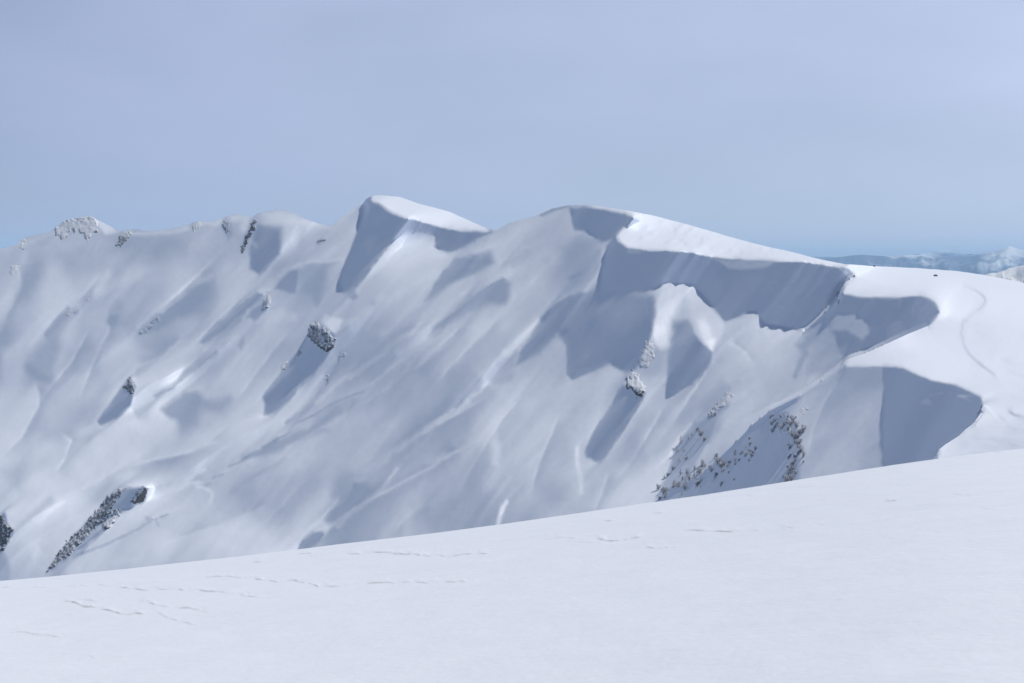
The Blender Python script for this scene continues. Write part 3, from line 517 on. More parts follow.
# where near snow hides far snow: far face goes on down behind, near crest rounds over
def behind(S, ulo, uhi, fieldpts, down):
    global nv
    cs = [c for c in range(NX) if ulo <= uu[c] <= uhi]
    u = uu[cs]; v0 = np.interp(u, *zip(*S)); j0 = np.floor(v0-V0).astype(int); l0 = LS[j0, cs]
    fld = lambda v: tps([p[:2] for p in fieldpts], [math.log(p[2]) for p in fieldpts], u, v)
    f0 = fld(v0); A = []
    for k in range(0, down+1):
        v = v0+k*1.5; l = l0+fld(v)-f0; nr = LG[np.minimum((v-V0).astype(int)+1, NY-1), cs]; l = np.where(k > 0, np.maximum(l, np.minimum(nr+.012*min(k, 3), l0+.1)), l); A.append(rays(u, v)*np.exp(l)[:, None])
    A = np.stack(A); n = len(cs); ii = np.arange(A.shape[0]*n).reshape(-1, n)+nv
    f = np.stack([ii[:-1, :-1], ii[1:, :-1], ii[1:, 1:], ii[:-1, 1:]], -1).reshape(-1, 4)
    verts.append(A.reshape(-1, 3)); allf.append(f); nv += A.shape[0]*n
    skirt(u, v0, rays(u, v0)*np.exp(LS[j0+1, cs])[:, None], 6, 1.2, .9)
behind(S0, 806, 854, FAR, 8)
behind(S1, 600, 929, MID, 26)
behind(S2, 850, 982, NEAR, 14)
# the ridge goes on past both ends of the measured stretch
for col, sg in ((0, -1), (NX-1, 1)):
    P0 = PT[Vc[:, col] >= skyU[col]-.5, col]; out = [P0+np.array([sg*x, 0, 0])+np.array([0, 0, 1])*(-.13*x-.00012*x*x) for x in (0, 5, 15, 35, 70, 130, 220, 360, 560, 850)]
    A = np.stack(out); n = len(P0); ii = np.arange(A.shape[0]*n).reshape(-1, n)+nv
    f = np.stack([ii[:-1, :-1], ii[:-1, 1:], ii[1:, 1:], ii[1:, :-1]], -1).reshape(-1, 4)
    if sg > 0: f = f[:, ::-1]
    verts.append(A.reshape(-1, 3)); allf.append(f); nv += A.shape[0]*n
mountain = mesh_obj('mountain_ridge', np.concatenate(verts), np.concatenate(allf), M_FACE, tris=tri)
tag(mountain, 'snow covered ridge with curling cornices and shaded gullied face', kind='structure')
# ------------------------------------------------------------------ the slope the camera stands on
FGSKY = [(-3000,700),(-1200,640),(-400,607),(0,582),(150,566.5),(300,550),(400,537.5),(512,523),(640,505),(720,493),(800,480.5),(870,469),(940,458),(985,453),(1024,449),(1300,428),(2200,420)]
AH, RS = 1.7, 34.0; CC = AH/RS**2
CRUST_LINES = [  # (points in the picture, weight)
 ([(0,587),(14,587)],.6),([(36,587),(44,587)],.5),([(70,586),(84,586)],.4),([(100,586),(108,587)],.5),
 ([(120,587),(132,589),(148,591)],.7),([(155,589),(170,590),(190,591),(212,592),(240,594),(262,597)],.8),([(208,577),(230,577)],.6),([(230,577),(250,578),(270,581),(278,582)],.8),
 ([(290,580),(305,582),(318,585),(330,585),(345,584)],.9),([(370,582),(395,581),(410,580),(430,581),(445,580)],.9),([(445,580),(475,581)],.7),([(500,580),(530,578)],.3),
 ([(66,601),(76,603),(84,608),(92,608),(104,610),(118,613),(128,615),(136,614),(142,614)],1.0),([(80,600),(95,602)],.5),([(143,602),(160,606),(175,608),(190,608),(206,610)],.8),([(155,611),(170,617),(196,624)],.5),
 ([(0,631),(20,631),(40,633),(58,634)],.5),([(90,656),(96,660)],.3),
 ([(312,556),(316,557)],.8),([(300,553.5),(318,553)],.6),([(350,554),(368,553.5)],.8),([(372,553),(400,553),(430,554),(450,555)],.9),([(455,554),(470,553),(486,553)],.8),
 ([(255,562),(260,562)],.6),([(545,538),(560,536.5),(580,538)],.5),([(598,538),(612,539),(626,538),(640,535.5)],1.0),([(600,522),(620,519.5)],.5),
 ([(656,514),(670,513)],.5),([(645,546),(660,547),(675,546)],.6),([(685,529),(700,529.5),(716,530.5),(732,531)],.9),([(735,530),(750,531),(760,530)],.4),([(784,530),(800,531)],.6),([(750,496),(764,496)],.4),
 ([(785,527),(798,527)],.4),([(822,524),(830,524)],.5),([(888,501),(896,501)],.8),([(820,500),(826,500)],.3),([(838,600),(846,600)],.3),([(560,540),(600,541)],.3),([(700,560),(720,561)],.25),([(985,508),(1000,507)],.3),([(955,495),(970,496)],.3),([(920,530),(940,531)],.3),
 ([(800,487),(815,486)],.3),([(985,452),(1000,452)],.3)]
def fg_zr(th, r):
    u = 512+FPX*np.tan(np.clip(th, -1.15, 1.0))
    sky = np.interp(u, _u, _s); t = np.tan(np.arctan((sky-341.5)/FPX)+PITCH)
    b = t*np.cos(np.clip(th, -1.15, 1.0))-2*math.sqrt(AH*CC)
    return b
_u = np.arange(-3000, 2201, 5.); _s = np.interp(_u, *zip(*FGSKY)); _k = np.exp(-np.arange(-30, 31)**2/(2*11.0**2)); _k /= _k.sum()
_s = np.convolve(np.pad(_s, 30, mode='edge'), _k, 'valid'); _s = _s-(np.interp(np.clip(_u, 0, 1024), _u, _s)-np.interp(np.clip(_u, 0, 1024), *zip(*FGSKY)))*np.where((_u > 850) & (_u < 1024), 0, 0)
ucols = np.arange(-220, 1260, 1.0); th_in = np.arctan((ucols-512)/FPX)
th_all = np.concatenate([np.linspace(-math.pi, th_in[0]-.01, 120), th_in, np.linspace(th_in[-1]+.01, math.pi, 120)])
# radii: dense where the picture looks at them
rr = np.concatenate([[.3, .8, 1.5, 2.5, 3.5, 4.5, 5.5], np.geomspace(6.2, 36, 420), np.geomspace(36.5, 60, 60), np.geomspace(63, 420, 60)])
TH, RR = np.meshgrid(th_all, rr)
bb = fg_zr(TH, RR)
Z = -AH-bb*RR-CC*RR**2
X = RR*np.sin(TH); Y = RR*np.cos(TH)
# projected position, used only to place the small wind lips where the photograph has them
fwd = Y*CP-Z*SP; upc = Y*SP+Z*CP
ok = fwd > 1
pu = np.where(ok, 512+FPX*X/np.maximum(fwd, 1), -9999); pv = np.where(ok, 341.5-FPX*upc/np.maximum(fwd, 1), -9999)
dz = fbm(X/6, Y/2.2, 4, 60)*.035*sstep(1, 8, RR)+fbm(X/.8, Y/.35, 3, 65)*.006
lip_tint = np.zeros_like(Z)
wob = fbm(pu/11, pu*0+3, 3, 70)*1.0; brk = fbm(pu/7, pv/3, 3, 71)
for pts, wt in CRUST_LINES:
    us = [p[0] for p in pts]; vs = [p[1] for p in pts]
    m = (pu > min(us)-6) & (pu < max(us)+6) & (pv > min(vs)-8) & (pv < max(vs)+10)
    if not m.any(): continue
    v_l = np.interp(pu[m], us, vs)+wob[m]
    e = sstep(min(us)-5, min(us)+3, pu[m])*(1-sstep(max(us)-3, max(us)+5, pu[m]))
    d = pv[m]-v_l                                        # >0 nearer the camera
    px = RR[m]/FPX                                       # metres per pixel there
    lip = e*wt*np.clip(.6+brk[m]*1.6, 0, 1.3)
    dz[m] += lip*px*.55*np.exp(-np.maximum(-d, 0)/2.8)*(1-sstep(-.2, .9, d))
    lip_tint[m] = np.maximum(lip_tint[m], lip*np.exp(-((d-.3)/.5)**2)*.55)  # grey-brown tint along the near edge of each lip
Z = Z+dz
ii = np.arange(TH.size).reshape(TH.shape)
f = np.stack([ii[:-1, :-1], ii[:-1, 1:], ii[1:, 1:], ii[1:, :-1]], -1).reshape(-1, 4)[:, ::-1]
slope = mesh_obj('snow_slope', np.stack([X, Y, Z], -1).reshape(-1, 3), f, M_FG)
at = slope.data.attributes.new('lip_tint', 'FLOAT', 'POINT'); at.data.foreach_set('value', np.clip(lip_tint, 0, 1).astype(np.float32).ravel())
tag(slope, 'smooth bright snow slope in the foreground with thin wind crust lines', kind='structure')
# ------------------------------------------------------------------ rocks breaking through the snow
def sane(P): return P
def rock(poly, h, scale, snow, label, cat='rock', freq=.35, seed=1, group=None, step=.8, tint=None, mat=None, name='rock_outcrop'):
    us = [p[0] for p in poly]; vs = [p[1] for p in poly]
    gu = np.arange(min(us)-3, max(us)+3, step); gv = np.arange(min(vs)-3, max(vs)+3, step)
    qu, qv = np.meshgrid(gu, gv)
    sd, _ = poly_sd(poly, qu, qv); sd = sd+fbm(qu/3, qv/3, 4, seed, .65)*4.5
    sk = np.interp(qu, uu, skyU)
    P0 = surf(qu, np.maximum(qv, sk))
    d = np.linalg.norm(P0, axis=-1)[..., None]
    ed = sstep(0, 2.2, -sd)
    rn = 1-np.abs(fbm(qu*freq, qv*freq, 4, seed+3, .6))*2
    rn2 = fbm(qu*freq*2.2, qv*freq*1.2, 3, seed+9, .7)
    hh = np.where(sd < 0, ed*h*(.28+.30*rn+.22*rn2), -.25*h*np.clip(sd, 0, 3))
    zz = P0[..., 2]*(1.1/max(h, .6))+fbm(qu*freq*.6, qv*freq*.6, 3, seed+20)*1.6+.15*qu*freq
    saw = zz-np.floor(zz); hh = hh+np.where(sd < 0, ed*h*.10*(1-saw)**.6, 0)
    out = -P0/d*.75+np.array([-.15, -.1, .45])
    Pn = P0+out*hh[..., None]
    keep = sd < 2.0
    c = keep[:-1, :-1] & keep[1:, :-1] & keep[1:, 1:] & keep[:-1, 1:]
    ii = np.arange(qu.size).reshape(qu.shape)
    # closed body: front sheet plus a back sheet sunk into the mountain
    Bk = P0+P0/d*h*1.5+np.array([0, 0, -.5*h])
    V_ = np.concatenate([Pn.reshape(-1, 3), Bk.reshape(-1, 3)]); n = qu.size
    F = np.stack([ii[:-1, :-1], ii[1:, :-1], ii[1:, 1:], ii[:-1, 1:]], -1)[c]
    fl = [F.reshape(-1, 4), F.reshape(-1, 4)[:, ::-1]+n]
    cc = np.zeros((c.shape[0]+2, c.shape[1]+2), bool); cc[1:-1, 1:-1] = c
    side = []
    R_, C_ = np.nonzero(c)
    for r, k in zip(R_, C_):
        a, b_, c_, d_ = ii[r, k], ii[r+1, k], ii[r+1, k+1], ii[r, k+1]
        if not cc[r+1, k]: side.append((b_, a, a+n, b_+n))
        if not cc[r+1, k+2]: side.append((d_, c_, c_+n, d_+n))
        if not cc[r, k+1]: side.append((a, d_, d_+n, a+n))
        if not cc[r+2, k+1]: side.append((c_, b_, b_+n, c_+n))
    if side: fl.append(np.array(side))
    Fa = np.concatenate(fl); used = np.unique(Fa); rem = np.full(len(V_), -1); rem[used] = np.arange(len(used))
    V_ = V_[used]; Fa = rem[Fa]
    ctr = V_.mean(0)
    key = (scale, snow)
    if mat is None:
        if key not in ROCKM: ROCKM[key] = rock_mat('rock_snow', scale, snow)
        mat = ROCKM[key]
    o = mesh_obj(name, V_-ctr, Fa, mat, smooth=True); o.location = ctr
    tag(o, label, cat, group); return o
ROCKM = {}
ROCKS = [
 ([(55,229),(61,221),(70,219.5),(80,218),(92,216.5),(98,221),(98,230),(93,235),(87,243),(84,236),(76,231),(70,232),(64,241),(56,236)], 4, .35, .62, 'rime streaked dark crag just below the pointed summit at far left'),
 ([(116,245),(120,236),(126,231),(134,231),(128,239),(121,246)], 2.5, .4, .5, 'small slanting rock rib right of the far left summit'),
 ([(17,248),(22,241),(27,240),(26,246),(21,250)], 2.5, .4, .6, 'little dark rock on the descending skyline at the left edge'),
 ([(9,271),(12,265),(20,265),(19,268),(12,274)], 2.5, .4, .68, 'faint snowy rock on the shoulder below the left skyline'),
 ([(191,229),(195,222.5),(203,221),(199,227),(194,231)], 2, .4, .6, 'snowy rock knob on the crest between the two left summits'),
 ([(221,222),(226,219),(231,220),(231,229),(227,234),(224,229)], 2, .4, .62, 'frosted rock patch left of the rounded white summit knob'),
 ([(250,222),(256,220),(255,229),(249,238),(242,252),(240,250),(246,238)], 2, .45, .45, 'thin dark rock edge along the left side of the second summit shadow'),
 ([(311,326),(316,320),(322,328),(329,330),(335,339),(332,350),(325,352),(317,345),(310,341),(308,335)], 3.2, .55, .6, 'dark speckled rock pinnacle capped with snow above a long shadow'),
 ([(129,376),(134,382),(135,391),(131,394),(126,392),(123,387)], 2.2, .55, .5, 'small dark rock at the top of the left teardrop shaped shadow'),
 ([(627,377),(632,370),(640,376),(645,387),(643,396),(636,396.5),(631,389),(626,388)], 2.0, .9, .58, 'black and white rock tower standing alone in the middle of the face'),
 ([(648,338),(653,344),(654,357),(648,368),(641,368),(637,360),(643,350)], 1.2, .9, .80, 'rime covered rocks on the rib above the lone rock tower'),
 ([(731,388),(733,394),(723,407),(711,420),(708,415),(718,402),(727,392)], 1.2, .9, .62, 'narrow dark rock edge at the head of the shrubby rib'),
 ([(46,573),(59,551),(70,538),(84,524),(97,510),(110,494),(118,489),(126,488),(118,500),(110,512),(96,528),(82,544),(66,558)], 3.0, .45, .50, 'long dark rock band slanting down at the lower left'),
 ([(100,528),(108,514),(118,507),(124,510),(114,522),(106,531)], 2.2, .5, .60, 'snow streaked rock step beside the lower left rock band'),
 ([(130,503),(134,492),(142,486),(149,488),(146,498),(138,504)], 1.8, .5, .68, 'frosted rock patch above the long lower left rock band'),
 ([(-5,520),(3,514),(8,524),(13,530),(7,542),(2,550),(-5,555)], 2.6, .5, .48, 'dark rock cut off by the left edge above the foreground slope'),
 ([(263,302),(268,292),(271,297),(270,306),(266,311),(263,308)], 1.6, .6, .66, 'frosted rock on the slanting rib below the second summit'),
 ([(775,424),(780,415),(788,414),(792,424),(790,432),(780,432)], .8, 1.2, .82, 'rime coated rocks at the head of the shady right hand rib'),
 ([(800,411),(805,405),(809,408),(804,415)], .5, 1.5, .78, 'small rimed stone on the smooth snow beside the near cornice'),
 ([(280,371),(284,362),(288,361),(286,369)], 1.0, .7, .6, 'rock nub on the left edge of the long pinnacle shadow'),
 ([(297,353),(300,350),(303,352),(299,357)], 1.0, .7, .6, 'tiny rock bump just below the speckled pinnacle'),
 ([(338,357),(341,351),(345,352),(344,358),(340,360)], 1.0, .7, .72, 'rimed boulder right of the speckled pinnacle'),
 ([(325,380),(328,376),(329,381),(327,385)], .8, .8, .6, 'pebble sized dark rock at the top of the curved crack'),
 ([(317,243),(320,239),(325,239),(320,243)], 1.0, .6, .5, 'small dark rock on the slope left of the snowy horn'),
 ([(86,299),(88,294),(90,296),(88,301)], 1.0, .6, .6, 'tiny rock beside the bright patch on the left slope'),
 ([(139,333),(149,322),(158,315),(161,317),(152,328),(144,335)], 1.0, .5, .80, 'faint frosted rock strip on the lower edge of a grey hollow'),
 ([(66,315),(70,309),(76,310),(70,316)], 1.0, .5, .7, 'faint rock at the top of a narrow shaded groove on the left'),
]
for k, (poly, h, sc, sn, lab) in enumerate(ROCKS):
    d = float(depth_at(poly[0][0], poly[0][1]))
    rock(poly, h*.36, sc*2.2, sn, lab, freq=.2, seed=100+k, step=.8 if len(poly) > 6 and max(p[0] for p in poly)-min(p[0] for p in poly) > 14 else .6)
# stones poking through the plateau
for k, (u, v, lab) in enumerate([(935.5, 276.2, 'dark stone poking from the plateau at the head of the ski track'), (874, 266.6, 'tiny dark stone on the plateau skyline left of the ski track')]):
    P0 = surf(u, v); rs = np.random.RandomState(k); n1_, n2_ = 14, 9; V_ = []
    for a in range(n2_):
        for b in range(n1_):
            ph = math.pi*a/(n2_-1); t = 2*math.pi*b/n1_; r = 1+.25*rs.rand()
            V_.append((.75*r*math.sin(ph)*math.cos(t), .5*r*math.sin(ph)*math.sin(t), .42*r*math.cos(ph)))
    F = [(a*n1_+b, (a+1)*n1_+b, (a+1)*n1_+(b+1) % n1_, a*n1_+(b+1) % n1_) for a in range(n2_-1) for b in range(n1_)]
    o = mesh_obj('stone', np.array(V_)*(.75 if k == 0 else .45), F, rock_mat('stone', 2.0, .2), smooth=True); o.location = P0+np.array([0, 0, .15]); tag(o, lab, 'stone')
# ------------------------------------------------------------------ frosted shrubs
def shrub_mat(name, snow):
    m = bpy.data.materials.new(name); t = nt(m); L_ = t.links.new
    o = N(t, 'ShaderNodeOutputMaterial'); b = N(t, 'ShaderNodeBsdfPrincipled', Roughness=.8)
    tc = N(t, 'ShaderNodeTexCoord'); g = N(t, 'ShaderNodeNewGeometry'); sp = N(t, 'ShaderNodeSeparateXYZ'); L_(g.outputs['Normal'], sp.inputs[0])
    n = N(t, 'ShaderNodeTexNoise', Scale=3.0, Detail=3.0); L_(tc.outputs['Object'], n.inputs['Vector'])
    ma = N(t, 'ShaderNodeMath', operation='MULTIPLY_ADD'); L_(sp.outputs[2], ma.inputs[0]); ma.inputs[1].default_value = .3; L_(n.outputs['Fac'], ma.inputs[2])
    mr = N(t, 'ShaderNodeMapRange'); mr.inputs[1].default_value = .75-snow*.5; mr.inputs[2].default_value = .95-snow*.5; L_(ma.outputs[0], mr.inputs[0])
    mx = N(t, 'ShaderNodeMix', data_type='RGBA'); mx.inputs[6].default_value = (.235, .25, .285, 1); mx.inputs[7].default_value = (.74, .77, .83, 1)
    L_(mr.outputs[0], mx.inputs[0]); L_(mx.outputs[2], b.inputs['Base Color']); L_(b.outputs[0], o.inputs[0]); return m
M_BARK = shrub_mat('frosted_bark', .25); M_TWIG = shrub_mat('frosted_twigs', .80)
def tube(V_, F, p, q, r0, r1):
    p = np.array(p); q = np.array(q); d = q-p; d = d/(np.linalg.norm(d)+1e-9)
    a = np.cross(d, [0, 0, 1] if abs(d[2]) < .9 else [1, 0, 0]); a /= np.linalg.norm(a); b = np.cross(d, a); n = len(V_); K = 4
    for c, r in ((p, r0), (q, r1)):
        for k in range(K):
            t = 2*math.pi*k/K; V_.append(c+a*r*math.cos(t)+b*r*math.sin(t))
    for k in range(K): F.append((n+k, n+(k+1) % K, n+K+(k+1) % K, n+K+k))
def make_shrub(seed, h, wide, conical):
    rs = random.Random(seed); TV, TF, CV, CF = [], [], [], []
    lean = (rs.uniform(-.2, .05), rs.uniform(-.1, .1))
    stems = 1 if conical else rs.randint(3, 5)
    for s in range(stems):
        a = rs.uniform(0, 6.28); sx = 0 if conical else math.cos(a)*wide*.35; sy = 0 if conical else math.sin(a)*wide*.35
        prev = np.array([0, 0, -.3]); top = h*rs.uniform(.75, 1); K = 7
        for k in range(1, K+1):
            f = k/K; cur = np.array([sx*f+lean[0]*f*h*.4+rs.uniform(-.05, .05), sy*f+lean[1]*f*h*.4+rs.uniform(-.05, .05), top*f])
            tube(TV, TF, prev, cur, .07*(1-f*.8)+.012, .07*(1-(f+.15)*.8)+.01)
            nb = 6 if conical else 3
            for b_ in range(nb):
                
                ang = rs.uniform(0, 6.28); ln = (wide*.62*(1.08-f) if conical else wide*.42*(1.15-f*.6))*rs.uniform(.6, 1.1)
                up = rs.uniform(-.25, .3) if conical else rs.uniform(-.3, .8)
                st = prev+(cur-prev)*rs.random(); en = st+np.array([math.cos(ang)*ln, math.sin(ang)*ln, up*ln])
                tube(CV, CF, st, en, .03, .018)
                for t_ in range(4):
                    g_ = rs.uniform(.25, 1); s2 = st+(en-st)*g_; a2 = ang+rs.choice((-1, 1))*rs.uniform(.4, 1.1); l2 = ln*rs.uniform(.2, .45)
                    tube(CV, CF, s2, s2+np.array([math.cos(a2)*l2, math.sin(a2)*l2, rs.uniform(-.5, .7)*l2]), .022, .014)
            prev = cur
    return np.array(TV), np.array(TF), np.array(CV), np.array(CF)
PROTO = []
for k, (con, h, w) in enumerate([(True, 2.4, 1.3), (True, 1.9, 1.2), (False, 1.7, 1.6), (False, 1.3, 1.5), (False, 2.0, 1.4)]):
    PROTO.append((make_shrub(10+k, h, w, con), con))
MESHC = {}
def shrub(u, v, kind, size, label, group):
    (tv, tf, cv, cf), con = PROTO[kind]
    P0 = surf(u, v)
    r = bpy.data.objects.new('snowy_fir' if con else 'snowy_shrub', None); COL.objects.link(r); r.location = P0
    r.rotation_euler = (0, 0, (u*12.9+v*7.7) % 6.28); r.scale = (size,)*3
    if kind not in MESHC:
        a = mesh_obj('trunk', tv, tf, M_BARK, r, False); b = mesh_obj('crown', cv, cf, M_TWIG, r, False); MESHC[kind] = (a, b)
    else:
        for src in MESHC[kind]:
            c = src.copy(); COL.objects.link(c); c.parent = r
    tag(r, label, 'tree' if con else 'shrub', group)
rs = random.Random(5)
GA = 'snow laden shrubs on the two shady ribs above the foreground'
A_ = [(681,443,0,1.15,'tall dark fir standing highest on the left shrubby rib'),(677,452,0,.9,'pointed fir just below the tallest fir of the left rib'),(688,440,1,.95,'fir leaning on the snow edge right of the tallest fir'),
 (684,452,1,.8,None),(679,462,1,.9,None),(681,474,0,.75,'dark fir alone on the open snow below the left rib cluster'),(686,460,3,.8,None),(673,470,2,.7,None),(668,476,3,.7,None),
 (701,436,2,1.0,'round frosted shrub in the middle of the left rib'),(697,431,3,.8,None),(704,441,3,.9,None),(692,436,1,.7,None)]
for u, v, k, s, lab in A_: shrub(u, v, k, s, lab or 'small frosted shrub among the firs of the left shady rib', 'frosted shrubs and firs on the left shady rib')
for i in range(44):
    t = (i+rs.random())/44.; u = 658+62*t+rs.gauss(0, 5); v = 501-38*t**.9+rs.gauss(0, 6)
    if v > 501-(u-655)*.19: v = 500-(u-655)*.19
    shrub(u, v, rs.choice((2, 3, 4, 1)), rs.choice((.45, .6, .7, .85, 1.1)), 'snow laden shrub in the thicket at the foot of the right hand rib', 'thicket of snow laden shrubs at the rib foot')
for i in range(52):
    t = (i+rs.random())/52.; v = 418+66*t; u = 790+5*math.sin(t*3)-7*max(0, t-.6)+rs.gauss(0, 5)
    shrub(u, v, rs.choice((2, 3, 4)), rs.choice((.3, .4, .5, .65)), 'pale frosted shrub in the vertical strip beside the near shaded wall', 'vertical strip of frosted shrubs on the near rib')
for i in range(30):
    t = (i+rs.random())/30.; u = 718+40*t+rs.gauss(0, 4); v = 474-34*t+rs.gauss(6, 9)
    shrub(u, v, rs.choice((3, 4)), rs.uniform(.25, .6), 'faint frosted shrub scattered high on the shaded rib slope', 'scattered frosted shrubs on the shaded rib slope')
for i in range(14):
    u = 777+rs.gauss(0, 7); v = 425+rs.gauss(0, 5)
    shrub(u, v, rs.choice((2, 3)), rs.uniform(.25, .5), 'frosted shrub on top of the shaded rib under its snow crest', 'frosted shrubs at the head of the shaded rib')
# ------------------------------------------------------------------ valley floor far below, out to the horizon
_x = np.concatenate([-np.geomspace(24000, 60, 90), np.geomspace(60, 24000, 90)]); _y = np.concatenate([np.linspace(-2500, 0, 12), np.geomspace(60, 24000, 110)])
_X, _Y = np.meshgrid(_x, _y); _Z = -330+fbm(_X/900, _Y/900, 5, 120)*70-np.clip(np.hypot(_X, _Y)-1500, 0, 6000)*.05
ii = np.arange(_X.size).reshape(_X.shape)
tag(mesh_obj('valley', np.stack([_X, _Y, _Z], -1).reshape(-1, 3), np.stack([ii[:-1, :-1], ii[:-1, 1:], ii[1:, 1:], ii[1:, :-1]], -1).reshape(-1, 4), snow_mat('valley_snow', (.55, .60, .68), ((.02, 3),))), 'snowy valley floor far below the ridge', kind='structure')
# ------------------------------------------------------------------ far ranges
def ridge_field(name, sky, dist, depthm, amp, mat, label, seed, u_lo, u_hi, step=1.5, base=-900):
    """a mountain range as a terrain strip: near foot, crest at the measured line, far foot"""
    us = np.arange(u_lo, u_hi, step); sv = np.interp(us, *zip(*sky))
    n = 70; tt = np.linspace(-1, 1, n); TT, US = np.meshgrid(tt, us, indexing='ij'); SV = np.broadcast_to(sv, US.shape)
    D = dist+TT*depthm
    hc = -(SV-HORIZ)/FPX*dist
    prof = 1-np.abs(TT)**1.15
    Xw = (US-512)/FPX*dist
    rn = 1-np.abs(fbm(Xw/(dist*.02), D/(dist*.03), 5, seed, .55))*2.2
    z = base+(hc-base)*prof*(1+(rn-.6)*.12*np.minimum(np.abs(TT)*5, 1))
    V_ = np.stack([(US-512)/FPX*D, D, z], -1); ii = np.arange(US.size).reshape(US.shape)
    f = np.stack([ii[:-1, :-1], ii[:-1, 1:], ii[1:, 1:], ii[1:, :-1]], -1).reshape(-1, 4)[:, ::-1]
    o = mesh_obj(name, V_.reshape(-1, 3), f, mat); tag(o, label, kind='structure'); return o
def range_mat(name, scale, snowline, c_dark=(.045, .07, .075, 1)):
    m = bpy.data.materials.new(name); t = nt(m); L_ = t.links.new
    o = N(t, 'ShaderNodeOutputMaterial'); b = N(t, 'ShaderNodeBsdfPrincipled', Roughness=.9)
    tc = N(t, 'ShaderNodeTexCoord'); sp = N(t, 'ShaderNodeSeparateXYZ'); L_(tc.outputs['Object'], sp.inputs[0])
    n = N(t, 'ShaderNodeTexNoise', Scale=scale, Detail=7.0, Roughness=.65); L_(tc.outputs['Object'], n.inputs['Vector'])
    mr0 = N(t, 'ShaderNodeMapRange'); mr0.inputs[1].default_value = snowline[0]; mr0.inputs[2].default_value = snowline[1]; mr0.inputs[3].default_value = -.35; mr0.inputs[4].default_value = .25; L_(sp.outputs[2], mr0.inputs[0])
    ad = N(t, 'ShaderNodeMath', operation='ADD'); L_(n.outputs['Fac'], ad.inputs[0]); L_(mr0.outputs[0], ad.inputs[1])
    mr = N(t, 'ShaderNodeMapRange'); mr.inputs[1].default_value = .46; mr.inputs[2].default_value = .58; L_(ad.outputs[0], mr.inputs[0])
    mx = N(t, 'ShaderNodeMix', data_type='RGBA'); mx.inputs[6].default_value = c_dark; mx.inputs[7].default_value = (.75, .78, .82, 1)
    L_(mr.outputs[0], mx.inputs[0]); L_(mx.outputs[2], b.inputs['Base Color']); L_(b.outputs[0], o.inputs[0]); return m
R1 = [(300,262),(700,260),(780,259.5),(816,257.3),(839,256.5),(852,254.6),(866,254),(880,255.2),(894,256),(909,254.2),(925,254.2),(937,253.6),(955,255),(970,255),(978,253),(985,250.6),(997,249.4),(1003,248),(1008,244.8),(1012,246),(1016,247.6),(1024,249.6),(1060,246),(1120,252),(1250,250),(1500,258)]
R2 = [(300,260),(900,255),(930,252),(938,249.6),(945,248.8),(952,250.5),(965,253),(1000,252),(1100,250),(1500,256)]
ridge_field('distant_range', R1, 14000, 3200, 1, range_mat('hazed_forest_range', .0011, (-500, 520), (.09, .125, .23, 1)), 'distant blue mountain range beyond the plateau with thin snow patches', 80, 640, 1320, base=-1100)  # dark forest colour with the blue of distance haze painted in
ridge_field('farthest_range', R2, 21000, 2500, 1, range_mat('far_range', .001, (-500, 500), (.09, .125, .23, 1)), 'faintest mountains peeping over the blue range', 90, 640, 1320, step=2, base=-1500)  # same base, haze blue baked into its colour
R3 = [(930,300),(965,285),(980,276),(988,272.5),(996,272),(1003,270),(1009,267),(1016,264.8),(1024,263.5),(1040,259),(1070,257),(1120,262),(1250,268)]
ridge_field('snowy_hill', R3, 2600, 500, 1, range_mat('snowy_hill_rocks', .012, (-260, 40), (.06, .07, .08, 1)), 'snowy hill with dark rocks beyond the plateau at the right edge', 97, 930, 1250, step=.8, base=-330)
# ------------------------------------------------------------------ the air
def haze_box():
    x0, x1, y0, y1, z0, z1 = -26000, 26000, -3000, 27000, -1700, 260
    v = [(x, y, z) for x in (x0, x1) for y in (y0, y1) for z in (z0, z1)]
    f = [(0, 1, 3, 2), (4, 6, 7, 5), (0, 4, 5, 1), (2, 3, 7, 6), (0, 2, 6, 4), (1, 5, 7, 3)]
    m = bpy.data.materials.new('haze'); t = nt(m); o = N(t, 'ShaderNodeOutputMaterial'); p = N(t, 'ShaderNodeVolumePrincipled')
    p.inputs['Color'].default_value = HAZE_COL; p.inputs['Density'].default_value = HAZE; p.inputs['Anisotropy'].default_value = 0
    t.links.new(p.outputs[0], o.inputs['Volume'])
    o = mesh_obj('haze', v, f, m, smooth=False); tag(o, 'thin blue spring haze over the far ranges', kind='stuff')
if HAZE > 0: haze_box()
# ------------------------------------------------------------------ sky and sun
w = bpy.data.worlds.new('World'); SC.world = w; w.use_nodes = True; t = w.node_tree; t.nodes.clear(); L_ = t.links.new
o = N(t, 'ShaderNodeOutputWorld'); bg = N(t, 'ShaderNodeBackground'); bg.inputs[1].default_value = SKY_STR
sk = N(t, 'ShaderNodeTexSky', sky_type='NISHITA'); sk.sun_disc = False; sk.sun_elevation = SUN_EL; sk.sun_rotation = SUN_AZ; sk.altitude = 1500; sk.air_density = 1.0; sk.dust_density = 1.2; sk.ozone_density = 3.0
tc = N(t, 'ShaderNodeTexCoord'); mp = N(t, 'ShaderNodeMapping'); mp.inputs['Scale'].default_value = (1, 1, 2.6)
mp.inputs['Rotation'].default_value = (.1, .35, .2)
n = N(t, 'ShaderNodeTexNoise', Scale=2.2, Detail=4.0, Roughness=.5); L_(tc.outputs['Generated'], mp.inputs[0]); L_(mp.outputs[0], n.inputs['Vector'])
mr = N(t, 'ShaderNodeMapRange'); mr.inputs[1].default_value = .3; mr.inputs[2].default_value = .7; mr.inputs[3].default_value = VEIL[0]; mr.inputs[4].default_value = VEIL[1]; L_(n.outputs['Fac'], mr.inputs[0])
mx = N(t, 'ShaderNodeMix', data_type='RGBA'); L_(sk.outputs[0], mx.inputs[6])
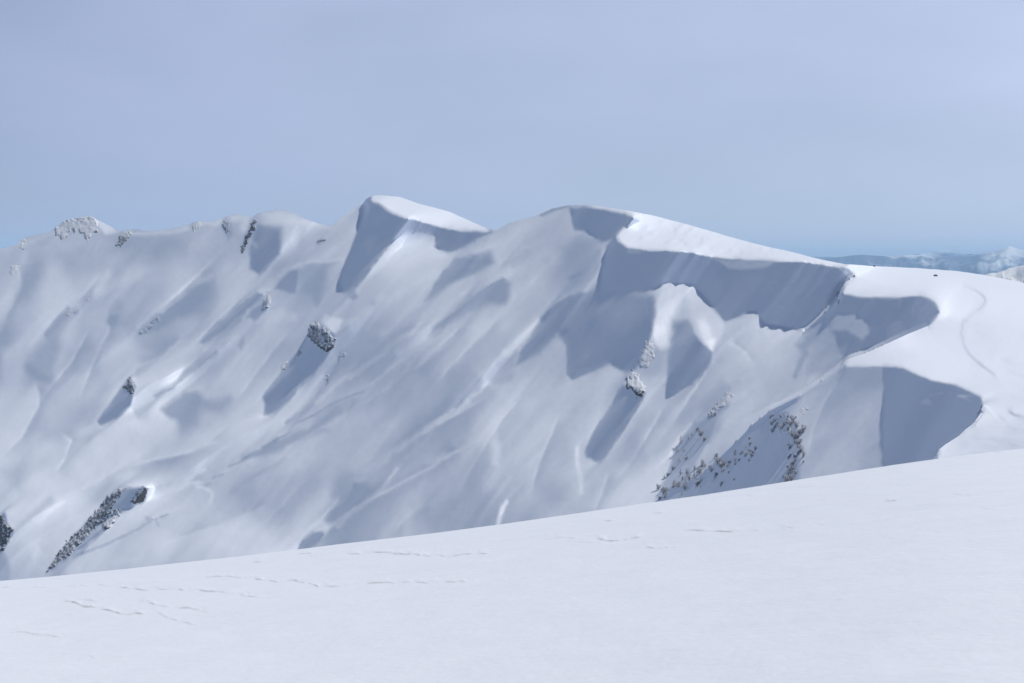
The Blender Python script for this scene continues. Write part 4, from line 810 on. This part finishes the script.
sx = N(t, 'ShaderNodeSeparateXYZ'); L_(tc.outputs['Generated'], sx.inputs[0])
vg = N(t, 'ShaderNodeMapRange'); vg.inputs[1].default_value = -.38; vg.inputs[2].default_value = .38; L_(sx.outputs[0], vg.inputs[0])
vc = N(t, 'ShaderNodeMix', data_type='RGBA'); vc.inputs[6].default_value = VEIL_A; vc.inputs[7].default_value = VEIL_B; L_(vg.outputs[0], vc.inputs[0]); L_(vc.outputs[2], mx.inputs[7])
e1 = N(t, 'ShaderNodeMapRange'); e1.interpolation_type = 'SMOOTHSTEP'; e1.inputs[1].default_value = .16; e1.inputs[2].default_value = .5; e1.inputs[3].default_value = 1; e1.inputs[4].default_value = 0; L_(sx.outputs[2], e1.inputs[0])
e2 = N(t, 'ShaderNodeMapRange'); e2.inputs[1].default_value = -.03; e2.inputs[2].default_value = -.005; L_(sx.outputs[2], e2.inputs[0])
m1 = N(t, 'ShaderNodeMath', operation='MULTIPLY'); L_(e1.outputs[0], m1.inputs[0]); L_(e2.outputs[0], m1.inputs[1])
m2 = N(t, 'ShaderNodeMath', operation='MULTIPLY'); L_(mr.outputs[0], m2.inputs[0]); L_(m1.outputs[0], m2.inputs[1]); L_(m2.outputs[0], mx.inputs[0])
L_(mx.outputs[2], bg.inputs[0]); L_(bg.outputs[0], o.inputs[0])
sl = bpy.data.lights.new('sun', 'SUN'); sl.energy = SUN_STR; sl.angle = math.radians(SUN_ANG); sl.color = SUN_COL
so = bpy.data.objects.new('sun', sl); COL.objects.link(so)
from mathutils import Vector
so.rotation_euler = Vector(tuple(SUN)).to_track_quat('Z', 'Y').to_euler()
cam = bpy.data.cameras.new('camera'); co = bpy.data.objects.new('camera', cam); COL.objects.link(co)
cam.sensor_width = 36; cam.lens = 36*FPX/1024; cam.clip_start = .05; cam.clip_end = 60000
co.rotation_euler = (math.pi/2-PITCH, 0, 0); SC.camera = co
vs = SC.view_settings; vs.view_transform = 'Standard'; vs.look = 'None'; vs.exposure = EXPO; vs.gamma = 1; vs.use_curve_mapping = False
SC.cycles.max_bounces = 6; SC.cycles.diffuse_bounces = 3; SC.cycles.volume_bounces = 6; SC.cycles.use_denoising = True
SC.cycles.caustics_reflective = False; SC.cycles.caustics_refractive = False
